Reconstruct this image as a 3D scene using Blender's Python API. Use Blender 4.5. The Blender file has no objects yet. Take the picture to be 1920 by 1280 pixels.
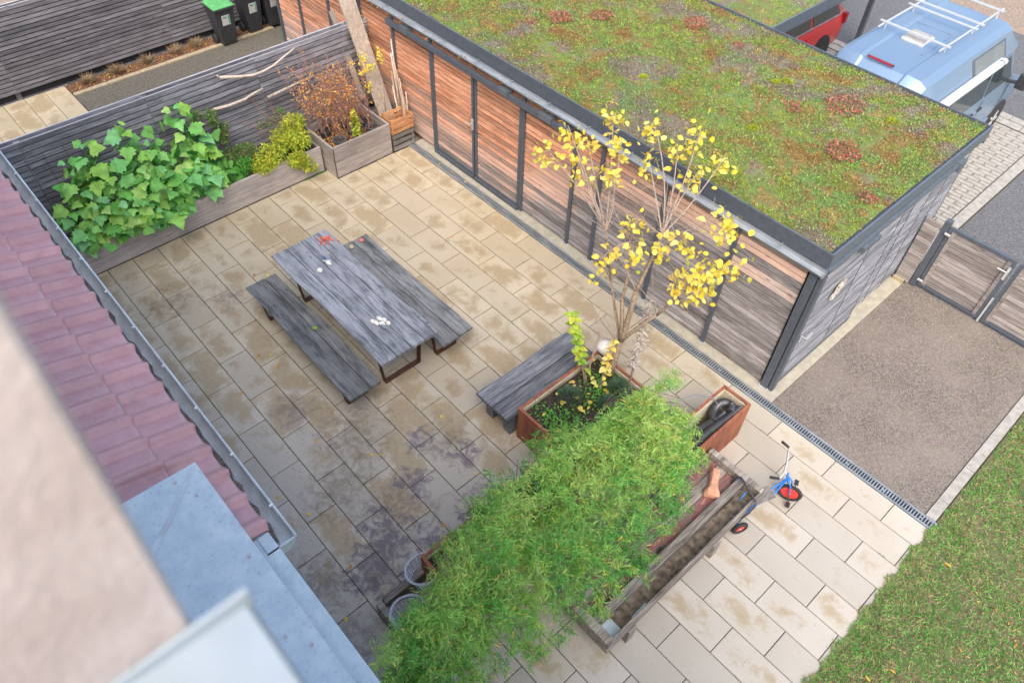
import bpy, math, random
import numpy as np
from mathutils import Vector, Matrix
random.seed(7); RNG = np.random.default_rng(11)
D = bpy.data; S = bpy.context.scene; COL = S.collection
PI = math.pi
# ---------------------------------------------------------------- camera
cam = D.objects.new('camera', D.cameras.new('camera')); COL.objects.link(cam)
S.camera = cam
_R = [[0.67105, 0.74096, 0.02587], [-0.56994, 0.49323, 0.65719], [0.47419, -0.45575, 0.75329]]
cam.matrix_world = Matrix.Translation((9.155, -6.7877, 8.1681)) @ Matrix(_R).transposed().to_4x4()
cam.data.sensor_width = 36; cam.data.lens = 36 * 1406.2 / 1920
cam.data.clip_start = 0.05; cam.data.clip_end = 400
cam.data.dof.use_dof = True; cam.data.dof.focus_distance = 10.8; cam.data.dof.aperture_fstop = 1.9
# ---------------------------------------------------------------- light
W = D.worlds.new('World'); S.world = W; W.use_nodes = True
_n = W.node_tree.nodes; _n.clear()
_sky = _n.new('ShaderNodeTexSky'); _sky.sky_type = 'NISHITA'; _sky.sun_disc = False
SUN_EL, SUN_ROT = math.radians(50), math.radians(138)
_sky.sun_elevation = SUN_EL; _sky.sun_rotation = SUN_ROT
_sky.air_density = 1.0; _sky.dust_density = 4.0; _sky.ozone_density = 1.0
_bg = _n.new('ShaderNodeBackground'); _bg.inputs[1].default_value = 0.15
_o = _n.new('ShaderNodeOutputWorld')
W.node_tree.links.new(_sky.outputs[0], _bg.inputs[0]); W.node_tree.links.new(_bg.outputs[0], _o.inputs[0])
_sl = D.lights.new('sun', 'SUN'); _sl.energy = 1.25; _sl.angle = math.radians(60); _sl.color = (1, .92, .80)
sun = D.objects.new('sun', _sl); COL.objects.link(sun)
_d = Vector((math.sin(SUN_ROT) * math.cos(SUN_EL), math.cos(SUN_ROT) * math.cos(SUN_EL), math.sin(SUN_EL)))
sun.rotation_euler = _d.to_track_quat('Z', 'Y').to_euler()
S.view_settings.view_transform = 'Standard'; S.view_settings.look = 'None'
S.view_settings.exposure = 1.36; S.view_settings.gamma = 1
S.render.resolution_x = 1024; S.render.resolution_y = 682
S.render.engine = 'CYCLES'

# ---------------------------------------------------------------- node helper
class N:
    def __init__(s, name):
        s.m = D.materials.new(name); s.m.use_nodes = True
        s.t = s.m.node_tree; s.t.nodes.clear()
    def n(s, typ, out=0, **kw):
        nd = s.t.nodes.new('ShaderNode' + typ); late = []
        for k, v in kw.items():
            if k[0] == 'i' and k[1:].isdigit(): late.append((int(k[1:]), v))
            elif k in nd.inputs: late.append((k, v))
            else: setattr(nd, k, v)
        for k, v in late:
            if isinstance(v, bpy.types.NodeSocket): s.t.links.new(v, nd.inputs[k])
            else:
                if isinstance(v, tuple) and len(v) == 3 and nd.inputs[k].type == 'RGBA': v = (*v, 1)
                nd.inputs[k].default_value = v
        return nd.outputs[out]
    def pos(s): return s.n('NewGeometry', 0)
    def obj(s): return s.n('TexCoord', 3)
    def rnd(s): return s.n('ObjectInfo', 'Random')
    def attr(s, a='v'): return s.n('Attribute', 2, attribute_name=a)
    def math(s, op, a, b=0.0, clamp=False): return s.n('Math', 0, operation=op, use_clamp=clamp, i0=a, i1=b)
    def add3(s, a, b): return s.n('VectorMath', 0, operation='ADD', i0=a, i1=b)
    def mulv(s, a, b): return s.n('VectorMath', 0, operation='MULTIPLY', i0=a, i1=b)
    def noise(s, v, scale=5., detail=4., rough=.55, dist=0.): return s.n('TexNoise', 0, Vector=v, Scale=scale, Detail=detail, Roughness=rough, Distortion=dist)
    def ramp(s, f, *st):
        nd = s.t.nodes.new('ShaderNodeValToRGB'); s.t.links.new(f, nd.inputs[0]); e = nd.color_ramp.elements
        while len(e) < len(st): e.new(.5)
        for q, (p, c) in zip(e, st):
            q.position = p; q.color = (c, c, c, 1) if isinstance(c, (int, float)) else (*c, 1)
        return nd.outputs[0]
    def mix(s, f, a, b, bt='MIX'):
        nd = s.t.nodes.new('ShaderNodeMix'); nd.data_type = 'RGBA'; nd.blend_type = bt
        for i, v in ((0, f), (6, a), (7, b)):
            if isinstance(v, bpy.types.NodeSocket): s.t.links.new(v, nd.inputs[i])
            elif i == 0: nd.inputs[0].default_value = v
            else: nd.inputs[i].default_value = (*v, 1)
        return nd.outputs[2]
    def mr(s, v, a, b, c=0., d=1.): return s.n('MapRange', 0, i0=v, i1=a, i2=b, i3=c, i4=d, interpolation_type='SMOOTHSTEP')
    def vary(s, c, amt=.25, f=None):   # value jitter by object random
        f = f or s.rnd()
        return s.n('HueSaturation', 0, Value=s.mr(f, 0, 1, 1 - amt, 1 + amt), Color=c)
    def out(s, col, rough=.7, metal=0., bump=None, bs=.3, bd=.01, spec=.4, trans=0., **kw):
        p = s.t.nodes.new('ShaderNodeBsdfPrincipled')
        def put(k, v):
            if isinstance(v, bpy.types.NodeSocket): s.t.links.new(v, p.inputs[k])
            else: p.inputs[k].default_value = (*v, 1) if isinstance(v, tuple) and len(v) == 3 else v
        put('Base Color', col); put('Roughness', rough); put('Metallic', metal); put('Specular IOR Level', spec)
        for k, v in kw.items(): put(k.replace('_', ' '), v)
        if bump is not None: s.t.links.new(s.n('Bump', 0, Strength=bs, Distance=bd, Height=bump), p.inputs['Normal'])
        sh = p.outputs[0]
        if trans:
            tr = s.t.nodes.new('ShaderNodeBsdfTranslucent'); 
            if isinstance(col, bpy.types.NodeSocket): s.t.links.new(col, tr.inputs[0])
            else: tr.inputs[0].default_value = (*col, 1)
            sh = s.n('MixShader', 0, i0=trans, i1=sh, i2=tr.outputs[0])
        o = s.t.nodes.new('ShaderNodeOutputMaterial'); s.t.links.new(sh, o.inputs[0])
        return s.m

M = {}
def flat(name, c, rough=.6, metal=0., amt=.12, sc=14., spec=.4, bs=.15, **kw):
    m = N(name); nz = m.noise(m.pos(), sc, 5)
    M[name] = m.out(m.mix(m.mr(nz, .3, .7), tuple(x * (1 - amt) for x in c), tuple(min(1, x * (1 + amt)) for x in c)), rough, metal, nz, bs, .004, spec, **kw)
def wood(name, axis, dark, light, orange=None, local=False, knots=True, rough=.75, streak=1., cs=26., var=.22):
    m = N(name); r = m.rnd()
    base = m.obj() if local else m.pos()
    off = m.n('CombineXYZ', 0, i0=m.math('MULTIPLY', r, 91.), i1=m.math('MULTIPLY', r, 57.), i2=m.math('MULTIPLY', r, 23.))
    s = [cs] * 3; s[axis] = 1.6
    v = m.mulv(m.add3(base, off), tuple(s))
    g = m.noise(v, 1.0, 6, .65, .6); g2 = m.noise(m.mulv(m.add3(base, off), tuple(x * 3.2 for x in s)), 1., 3, .6)
    big = m.noise(m.add3(base, off), 2.2, 3)
    f = m.math('ADD', m.math('MULTIPLY', g, .6), m.math('MULTIPLY', g2, .4))
    c = m.mix(m.mr(f, .36, .64), dark, light)
    c = m.mix(m.mr(big, .40, .66, 0, .28 * streak), c, tuple(x * .72 for x in dark))
    if streak > 1: c = m.mix(m.mr(m.noise(m.mulv(m.add3(base, off), (1.6 if axis == 0 else 9., 9. if axis == 0 else 1.6, 5.)), 1., 6, .7), .42, .60, 0, .5), c, tuple(min(1, x * 1.15) for x in light))
    if orange:
        # weathering: orange wood remains where the eave has kept rain off (high up, towards -X); grey below
        sp = m.t.nodes.new('ShaderNodeSeparateXYZ'); m.t.links.new(m.pos(), sp.inputs[0])
        zz = m.math('ADD', sp.outputs[2], m.math('MULTIPLY', m.math('SUBTRACT', m.noise(m.mulv(m.pos(), (1.1, 1.1, 2.5)), 1., 3), .5), 1.0))
        zz = m.math('ADD', zz, m.math('MULTIPLY', m.math('SUBTRACT', r, .5), .55))
        thr = m.mr(sp.outputs[0], .8, 5.6, .05, 1.72)
        w = m.mr(m.math('SUBTRACT', zz, thr), -.22, .5)
        oc = m.mix(m.mr(f, .34, .66), orange[0], orange[1])
        oc = m.mix(m.mr(m.math('SUBTRACT', zz, thr), .35, 1.1, .55, 0.), oc, orange[2])
        c = m.mix(w, c, oc)
    if knots:
        vo = m.n('TexVoronoi', 0, Vector=m.mulv(m.add3(base, off), tuple(2.2 if i == axis else 9. for i in range(3))), Scale=1.)
        c = m.mix(m.mr(vo, .05, .11, .75, 0.), c, tuple(x * .3 for x in dark))
    c = m.vary(c, var, r)
    M[name] = m.out(c, rough, 0, f, .5, .004, .25)
G_D, G_L = (.105, .105, .115), (.27, .265, .28)
OR = ((.38, .155, .085), (.66, .35, .22), (.58, .46, .40))
wood('slat_wood', 0, (.20, .18, .18), (.43, .395, .39), OR, cs=11., var=.3)
wood('slat_wood_side', 1, (.15, .155, .175), (.33, .335, .365))
wood('fence_wood', 1, (.15, .148, .165), (.33, .325, .355), cs=15., var=.28)
wood('fence_wood_dark', 1, (.11, .105, .115), (.24, .23, .245))
wood('lit_edge_wood', 1, (.30, .29, .31), (.50, .48, .50))  # paler wood colour standing for light on the fence's top edges
wood('gate_wood', 0, (.19, .165, .155), (.38, .345, .33))
wood('planter_wood', 1, (.26, .235, .22), (.44, .385, .35))
wood('planter_wood_x', 0, (.26, .235, .22), (.44, .385, .35))
wood('table_wood', 0, (.075, .08, .09), (.29, .30, .325), streak=2)
wood('seat_wood', 0, (.06, .063, .066), (.245, .25, .25), streak=2)
wood('bench_wood', 1, (.07, .075, .085), (.23, .24, .265))
wood('crate_new', 1, (.46, .21, .09), (.66, .36, .18), knots=False)
wood('crate_old', 1, (.13, .12, .11), (.27, .25, .235), knots=False)
wood('plank_wood', 2, (.24, .19, .15), (.44, .37, .31))
wood('trough_wood', 1, (.10, .08, .065), (.40, .355, .32))
wood('stick_wood', 2, (.28, .19, .14), (.50, .38, .30), knots=False)
flat('anthracite', (.095, .11, .135), .45, .2, .1)
flat('steel_grey', (.16, .19, .22), .4, .5, .1)
flat('zinc', (.54, .59, .62), .38, .3, .14, 6.)
flat('alu', (.50, .51, .52), .35, .3, .05)
flat('corten_dark', (.10, .045, .033), .7, .1, .25)
flat('black_plastic', (.035, .037, .042), .45, 0, .25, 20)
flat('black_rubber', (.03, .03, .03), .8, 0, .2)
flat('green_plastic', (.10, .36, .13), .5, 0, .12)
flat('white_paint', (.50, .505, .51), .4, 0, .03)
flat('sill_metal', (.38, .44, .475), .5, .1, .03)
flat('blue_paint', (.02, .17, .55), .35, 0, .08)
flat('red_plastic', (.72, .05, .045), .4, 0, .1)
flat('green_print', (.02, .33, .2), .5); flat('orange_print', (.8, .25, .08), .5); flat('grey_print', (.45, .47, .5), .6)
flat('soil', (.045, .032, .025), .95, 0, .5, 30, bs=1)
flat('bed_soil', (.15, .075, .055), .95, 0, .45, 24, bs=1)
flat('concrete', (.36, .335, .27), .9, 0, .12, 8)
flat('kerb_stone', (.31, .295, .27), .9, 0, .16, 10)
flat('light_joint', (.20, .185, .165), .95, 0, .25, 30)
flat('kerb_tan', (.36, .30, .2), .9, 0, .14, 10)
flat('joint_sand', (.06, .05, .036), .95, 0, .3, 30)
flat('pale_stone', (.72, .70, .64), .8, 0, .12, 30, bs=.6)
flat('grey_stone', (.22, .27, .32), .7, 0, .15, 30)
flat('red_stone', (.55, .20, .15), .8, 0, .12, 25)
flat('sandstone', (.55, .29, .19), .9, 0, .16, 16, bs=.8)
flat('tan_stone', (.46, .36, .25), .8, 0, .1, 25)
flat('bark', (.26, .19, .13), .85, 0, .35, 40, bs=.8)
flat('twig', (.33, .19, .155), .8, 0, .25, 40)
flat('twig_grey', (.36, .285, .235), .85, 0, .25, 40)
flat('driftwood', (.40, .35, .31), .9, 0, .3, 30, bs=.6)
flat('pale_branch', (.52, .44, .36), .85, 0, .18, 30)
flat('wicker', (.42, .43, .50), .8, 0, .3, 60)
flat('dark_wire', (.06, .06, .07), .6)
flat('glass_dark', (.035, .05, .055), .08, 0, .1, 3, .6, bs=0)
flat('rack_metal', (.50, .52, .54), .4, .3, .05)
flat('channel_dark', (.17, .135, .10), .95, 0, .55, 14, bs=1.)
flat('hose_black', (.05, .05, .055), .28, 0, .2, 30, .6)
flat('glass_pale', (.13, .16, .17), .15, 0, .1, 3, .6, bs=0)
flat('rim_metal', (.42, .43, .44), .35, .6, .05)
flat('dark_rim', (.05, .05, .055), .4, .4, .05)
flat('berry', (.85, .12, .04), .35, 0, .15)
flat('mint_chalk', (.5, .66, .72), .7, 0, .05)
flat('fibre_liner', (.50, .44, .34), .95, 0, .25, 40)
flat('light_lens', (.30, .02, .02), .2, 0, .1)
flat('gutter_leaf', (.34, .12, .07), .9, 0, .3, 20)
flat('debris', (.12, .11, .11), .95, 0, .5, 40)
flat('inner_dark', (.02, .02, .022), .9)

def m_slab():
    m = N('paving_stone'); p = m.pos(); r = m.rnd()
    sp = m.t.nodes.new('ShaderNodeSeparateXYZ'); m.t.links.new(p, sp.inputs[0])
    tc = m.n('TexCoord', 0); sg = m.t.nodes.new('ShaderNodeSeparateXYZ'); m.t.links.new(tc, sg.inputs[0])
    def hump(x): return m.math('MULTIPLY', x, m.math('SUBTRACT', 1., x))
    e = m.math('MULTIPLY', m.math('MULTIPLY', hump(sg.outputs[0]), hump(sg.outputs[1])), 16.)
    n1 = m.noise(p, 3.2, 6, .62, .4); n2 = m.noise(p, 22., 5, .65); n3 = m.noise(m.add3(p, (9, 3, 1)), 1.1, 3)
    fine = m.noise(p, 160., 3, .7)
    pale = m.mix(m.mr(n3, .35, .65), (.44, .39, .30), (.52, .475, .40))
    tan = m.mr(m.math('ADD', m.math('SUBTRACT', sp.outputs[1], sp.outputs[0]), 6.), -5., 3.5)
    pale = m.mix(tan, m.mix(.7, pale, (.42, .395, .355)), m.mix(.55, pale, (.50, .405, .245)))
    brown = m.mix(m.mr(n2, .3, .7), (.275, .21, .115), (.355, .28, .17))
    # algae stain held in the middle of each slab
    msk = m.math('ADD', m.math('MULTIPLY', e, .48), m.math('MULTIPLY', m.math('SUBTRACT', n1, .5), 2.1))
    msk = m.math('ADD', msk, m.math('MULTIPLY', m.math('SUBTRACT', n2, .5), .7))
    msk = m.math('ADD', msk, m.math('MULTIPLY', m.math('SUBTRACT', r, .5), .75))
    dry = m.mr(sp.outputs[0], 4.4, 8.2, .0, .38)
    msk = m.mr(m.math('SUBTRACT', msk, dry), .12, .62, 0, .78)
    c = m.mix(msk, pale, brown)
    # local dirt: drip and mud patches in the yard
    spots = None
    for (x, y, rr) in [(3.9, -4.5, .75), (4.5, -5.0, .7), (5.1, -4.7, .7), (5.6, -5.2, .65), (5.3, -5.9, .6), (6.1, -6.1, .7), (.1, -5.2, .6), (3.0, -4.9, .5), (5.9, -3.7, .6), (4.6, -3.6, .5), (.6, -4.5, .35)]:
        dd = m.n('VectorMath', 1, operation='DISTANCE', i0=p, i1=(x, y, 0.0))
        q = m.mr(dd, rr * .15, rr * 1.35, 1., 0.)
        spots = q if spots is None else m.math('MAXIMUM', spots, q)
    w = m.noise(m.add3(p, (3, 3, 3)), 8.5, 7, .72, .6)
    dm = m.mr(m.math('ADD', m.math('MULTIPLY', spots, .27), m.math('MULTIPLY', w, 1.0)), .60, .90, 0, .62)
    dm2 = m.mr(m.noise(m.add3(p, (13, 3, 3)), 14., 6, .72, 2.2), .57, .68, 0, .6)
    dm2 = m.math('MULTIPLY', dm2, m.mr(m.math('ADD', m.mr(sp.outputs[1], -3.2, -5.2, 0., .55), m.math('ADD', spots, m.math('MULTIPLY', m.math('SUBTRACT', n3, .5), 2.))), .35, .8))
    dark = m.mix(m.mr(n3, .4, .6), (.15, .115, .075), (.15, .115, .13))
    pur = None
    for (x, y, rr) in [(5.3, -5.0, .55), (5.7, -4.6, .4), (4.9, -4.3, .35), (5.55, -5.35, .5), (5.0, -3.6, .35), (4.5, -3.9, .3), (5.75, -3.95, .45)]:
        q = m.mr(m.n('VectorMath', 1, operation='DISTANCE', i0=p, i1=(x, y, 0.0)), rr * .1, rr * 1.5, 1., 0.); pur = q if pur is None else m.math('MAXIMUM', pur, q)
    pm = m.mr(m.math('ADD', m.math('MULTIPLY', pur, .30), m.noise(m.add3(p, (2, 7, 1)), 7., 7, .72, .8)), .66, .84, 0, .75)
    c = m.mix(dm, c, dark); c = m.mix(dm2, c, (.15, .095, .075)); c = m.mix(pm, c, (.105, .09, .125))
    c = m.mix(m.mr(fine, .3, .7, .0, .22), c, (.16, .13, .1))
    c = m.vary(c, .085, r)
    M['paving_stone'] = m.out(c, .85, 0, fine, .35, .003, .3)
m_slab()
def m_ground(name, a, b, c3, sc=60., bs=.8, tint=None):
    m = N(name); p = m.pos()
    vo = m.n('TexVoronoi', 1, Vector=p, Scale=sc); vd = m.n('TexVoronoi', 0, Vector=p, Scale=sc)
    g = m.n('SeparateColor', 0, i0=vo); n = m.noise(p, 1.4, 5, .6)
    c = m.ramp(g, (0., a), (.55, b), (1., c3)); c = m.mix(m.mr(vd, .0, .75, .0, .55), c, tuple(x * .45 for x in a))
    if tint: c = m.mix(m.mr(n, .35, .75, 0, .55), c, tint)
    M[name] = m.out(c, .9, 0, vd, bs, .006, .3)
m_ground('gravel', (.13, .11, .095), (.24, .205, .175), (.36, .32, .29), 75., 1., (.25, .215, .185))
m_ground('asphalt', (.10, .102, .108), (.155, .158, .166), (.25, .253, .262), 70., .5)
m_ground('path_gravel', (.10, .09, .075), (.17, .155, .125), (.27, .25, .21), 90., .6)
m_ground('brown_earth', (.26, .20, .15), (.33, .26, .20), (.40, .33, .27), 30., .5)
def m_roofgreen(name, leaf):
    m = N(name); p = m.pos()
    n = m.noise(p, 1.5, 5, .62, .3); n2 = m.noise(m.add3(p, (5, 5, 5)), 4., 6, .7); n3 = m.noise(m.add3(p, (1, 8, 2)), .8, 5, .65)
    c = m.ramp(n2, (.30, (.15, .23, .04)), (.42, (.27, .34, .05)), (.50, (.17, .30, .08)), (.58, (.30, .21, .07)), (.68, (.36, .38, .08)))
    c = m.mix(m.mr(n, .53, .63, 0, .7), c, (.30, .15, .06)); c = m.mix(m.mr(n3, .52, .60, 0, .75), c, (.24, .205, .20)); c = m.mix(m.mr(m.noise(m.add3(p, (7, 1, 4)), 2.1, 4), .56, .62, 0, .6), c, (.14, .30, .07))
    if leaf:
        v = m.attr(); c = m.mix(m.mr(v, .80, .86), c, (.30, .15, .08)); c = m.mix(m.mr(v, .97, .98), c, (.36, .34, .18))
        c = m.n('HueSaturation', 0, Value=m.mr(m.math('FRACT', m.math('MULTIPLY', v, 17.)), 0, 1, .65, 1.3), Color=c)
        M[name] = m.out(c, .8, spec=.2, trans=.15)
    else: M[name] = m.out(m.mix(.5, c, (.06, .05, .03)), .95, 0, n2, 1., .02)
m_roofgreen('sedum_base', 0); m_roofgreen('sedum_leaf', 1)
def leafm(name, cols, rough=.55, trans=.3, useobj=False, hue=None):
    m = N(name); v = m.rnd() if useobj else m.attr()
    st = [(i / max(1, len(cols) - 1), c) for i, c in enumerate(cols)]
    c = m.ramp(v, *st); n = m.noise(m.pos(), 9., 3)
    c = m.n('HueSaturation', 0, Value=m.mr(n, .3, .7, .78, 1.22), Color=c)
    if useobj:
        so = m.t.nodes.new('ShaderNodeSeparateXYZ'); m.t.links.new(m.obj(), so.inputs[0]); ay = m.math('ABSOLUTE', so.outputs[1])
        mid = m.mr(ay, .0, .007, .55, 0.)
        lat = m.math('FRACT', m.math('MULTIPLY', m.math('SUBTRACT', so.outputs[0], m.math('MULTIPLY', ay, .8)), 22.))
        lat = m.mr(m.math('ABSOLUTE', m.math('SUBTRACT', lat, .5)), .36, .5, 0., .28)
        c = m.mix(m.math('MAXIMUM', mid, lat), c, cols[-1]); 
        c = m.mix(m.mr(m.noise(m.add3(m.pos(), (4, 4, 4)), 26., 4, .7), .60, .70, 0, .35), c, tuple(x * .6 for x in cols[-1]))
    M[name] = m.out(c, rough, spec=.3, trans=trans)
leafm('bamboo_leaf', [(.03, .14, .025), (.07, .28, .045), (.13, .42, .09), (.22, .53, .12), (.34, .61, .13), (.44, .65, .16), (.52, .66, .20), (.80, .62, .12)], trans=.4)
leafm('yellow_leaf', [(.74, .58, .08), (.78, .66, .14), (.66, .66, .18), (.80, .54, .07), (.76, .70, .26), (.78, .64, .12), (.70, .46, .08)], useobj=True)
leafm('yellow_leaf_small', [(.78, .60, .04), (.82, .66, .07), (.70, .66, .12), (.85, .58, .05), (.80, .70, .16), (.55, .6, .1)])
leafm('lime_leaf', [(.30, .50, .06), (.40, .55, .07), (.62, .60, .07), (.24, .44, .06)], useobj=True)
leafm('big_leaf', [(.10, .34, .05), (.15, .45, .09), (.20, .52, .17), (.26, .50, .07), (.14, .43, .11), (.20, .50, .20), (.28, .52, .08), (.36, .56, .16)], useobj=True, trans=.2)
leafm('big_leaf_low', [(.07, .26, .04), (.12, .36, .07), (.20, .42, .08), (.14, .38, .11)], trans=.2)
leafm('herb_leaf', [(.06, .26, .03), (.10, .38, .05), (.16, .45, .07), (.2, .4, .1)])
leafm('olive_leaf', [(.07, .17, .04), (.13, .25, .06), (.2, .3, .08), (.3, .32, .1)])
leafm('limeyellow_leaf', [(.25, .42, .04), (.38, .52, .05), (.55, .58, .06), (.70, .60, .08), (.32, .48, .05)])
leafm('rust_leaf', [(.52, .16, .09), (.66, .26, .09), (.72, .38, .10), (.82, .56, .08), (.50, .20, .13)])
leafm('lavender_leaf', [(.12, .20, .13), (.18, .27, .19), (.10, .2, .08)])
leafm('grass_blade', [(.06, .24, .04), (.11, .40, .05), (.14, .46, .07), (.24, .36, .12), (.44, .34, .19), (.36, .24, .16), (.40, .30, .2), (.10, .36, .09)], trans=.25)
leafm('dry_grass', [(.42, .30, .17), (.5, .38, .24), (.3, .2, .12)])
leafm('red_sedum', [(.36, .07, .07), (.50, .13, .12), (.50, .24, .14), (.24, .20, .10), (.2, .14, .13)])
leafm('moss', [(.30, .36, .02), (.42, .46, .03), (.24, .34, .04)])
leafm('joint_moss', [(.08, .22, .03), (.14, .32, .05)])
leafm('orange_litter', [(.62, .22, .05), (.75, .42, .06), (.45, .13, .06), (.8, .55, .1)], useobj=True)
leafm('litter', [(.30, .14, .07), (.55, .3, .08), (.2, .12, .08), (.7, .5, .1)])
def m_lawn():
    m = N('lawn_soil'); p = m.pos(); n = m.noise(p, 2.5, 6, .65); n2 = m.noise(p, 40., 4, .7)
    c = m.mix(m.mr(n, .4, .62), (.09, .15, .04), (.19, .14, .09)); c = m.mix(m.mr(n2, .4, .6, 0, .6), c, (.06, .09, .03))
    M['lawn_soil'] = m.out(c, .95, 0, n2, 1., .02)
m_lawn()
def m_corten():
    m = N('corten'); p = m.pos(); n = m.noise(m.mulv(p, (9, 9, 1.6)), 1., 6, .65); n2 = m.noise(p, 60., 4)
    c = m.mix(m.mr(n, .35, .65), (.21, .07, .04), (.36, .13, .065)); c = m.mix(m.mr(n2, .4, .7, 0, .4), c, (.12, .05, .045))
    M['corten'] = m.out(c, .75, 0, n2, .4, .002, .3)
m_corten()
def m_tile():
    m = N('roof_clay'); p = m.pos(); n = m.noise(p, 7., 5); n2 = m.noise(p, 90., 3)
    c = m.mix(m.mr(n, .3, .7), (.46, .22, .22), (.54, .285, .29)); c = m.mix(m.mr(n2, .3, .7, 0, .3), c, (.50, .31, .31)); c = m.mix(m.mr(m.noise(m.add3(p, (3, 1, 6)), 3., 6, .7), .56, .70, 0, .3), c, (.25, .16, .14))
    M['roof_clay'] = m.out(m.vary(c, .08), .33, 0, n2, .12, .001, .75, Coat_Weight=.25, Coat_Roughness=.35)
m_tile()
def m_zinc():
    m = N('zinc_sheet'); p = m.pos(); n = m.noise(p, 5.5, 8, .75, .15); n2 = m.noise(p, 30., 5, .7); vo = m.n('TexVoronoi', 0, Vector=p, Scale=22.)
    c = m.mix(m.mr(n, .3, .72), (.44, .545, .60), (.60, .68, .71)); c = m.mix(m.mr(n2, .56, .7, 0, .5), c, (.20, .27, .34))
    c = m.mix(m.mr(vo, .03, .07, .7, 0), c, (.62, .66, .68))
    M['zinc_sheet'] = m.out(c, m.mr(n2, .3, .7, .42, .62), .15, n2, .1, .002, .5)
m_zinc()
def m_render():
    m = N('render_wall'); p = m.pos(); n = m.noise(p, 55., 5, .6); n2 = m.noise(p, 9., 4)
    c = m.mix(m.mr(n2, .35, .65), (.52, .445, .41), (.59, .52, .49))
    M['render_wall'] = m.out(c, .95, 0, n, .8, .006, .2)
m_render()
def m_car(name, c, metal):
    m = N(name); n = m.noise(m.pos(), 6., 5, .7); M[name] = m.out(m.mix(m.mr(n, .5, .75, 0, .25), c, tuple(x * .7 + .05 for x in c)), .40, metal, None, spec=.45, Coat_Weight=.4, Coat_Roughness=.12)
m_car('van_paint', (.20, .29, .40), .45); m_car('car_red', (.60, .02, .02), .1)
def m_awning(): 
    m = N('gutter_galv'); p = m.pos(); n = m.noise(m.mulv(p, (2., 12., 12.)), 1.5, 5)
    M['gutter_galv'] = m.out(m.mix(m.mr(n, .3, .7), (.22, .25, .275), (.38, .41, .43)), .45, .45, n, .1, .002)
m_awning()

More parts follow.
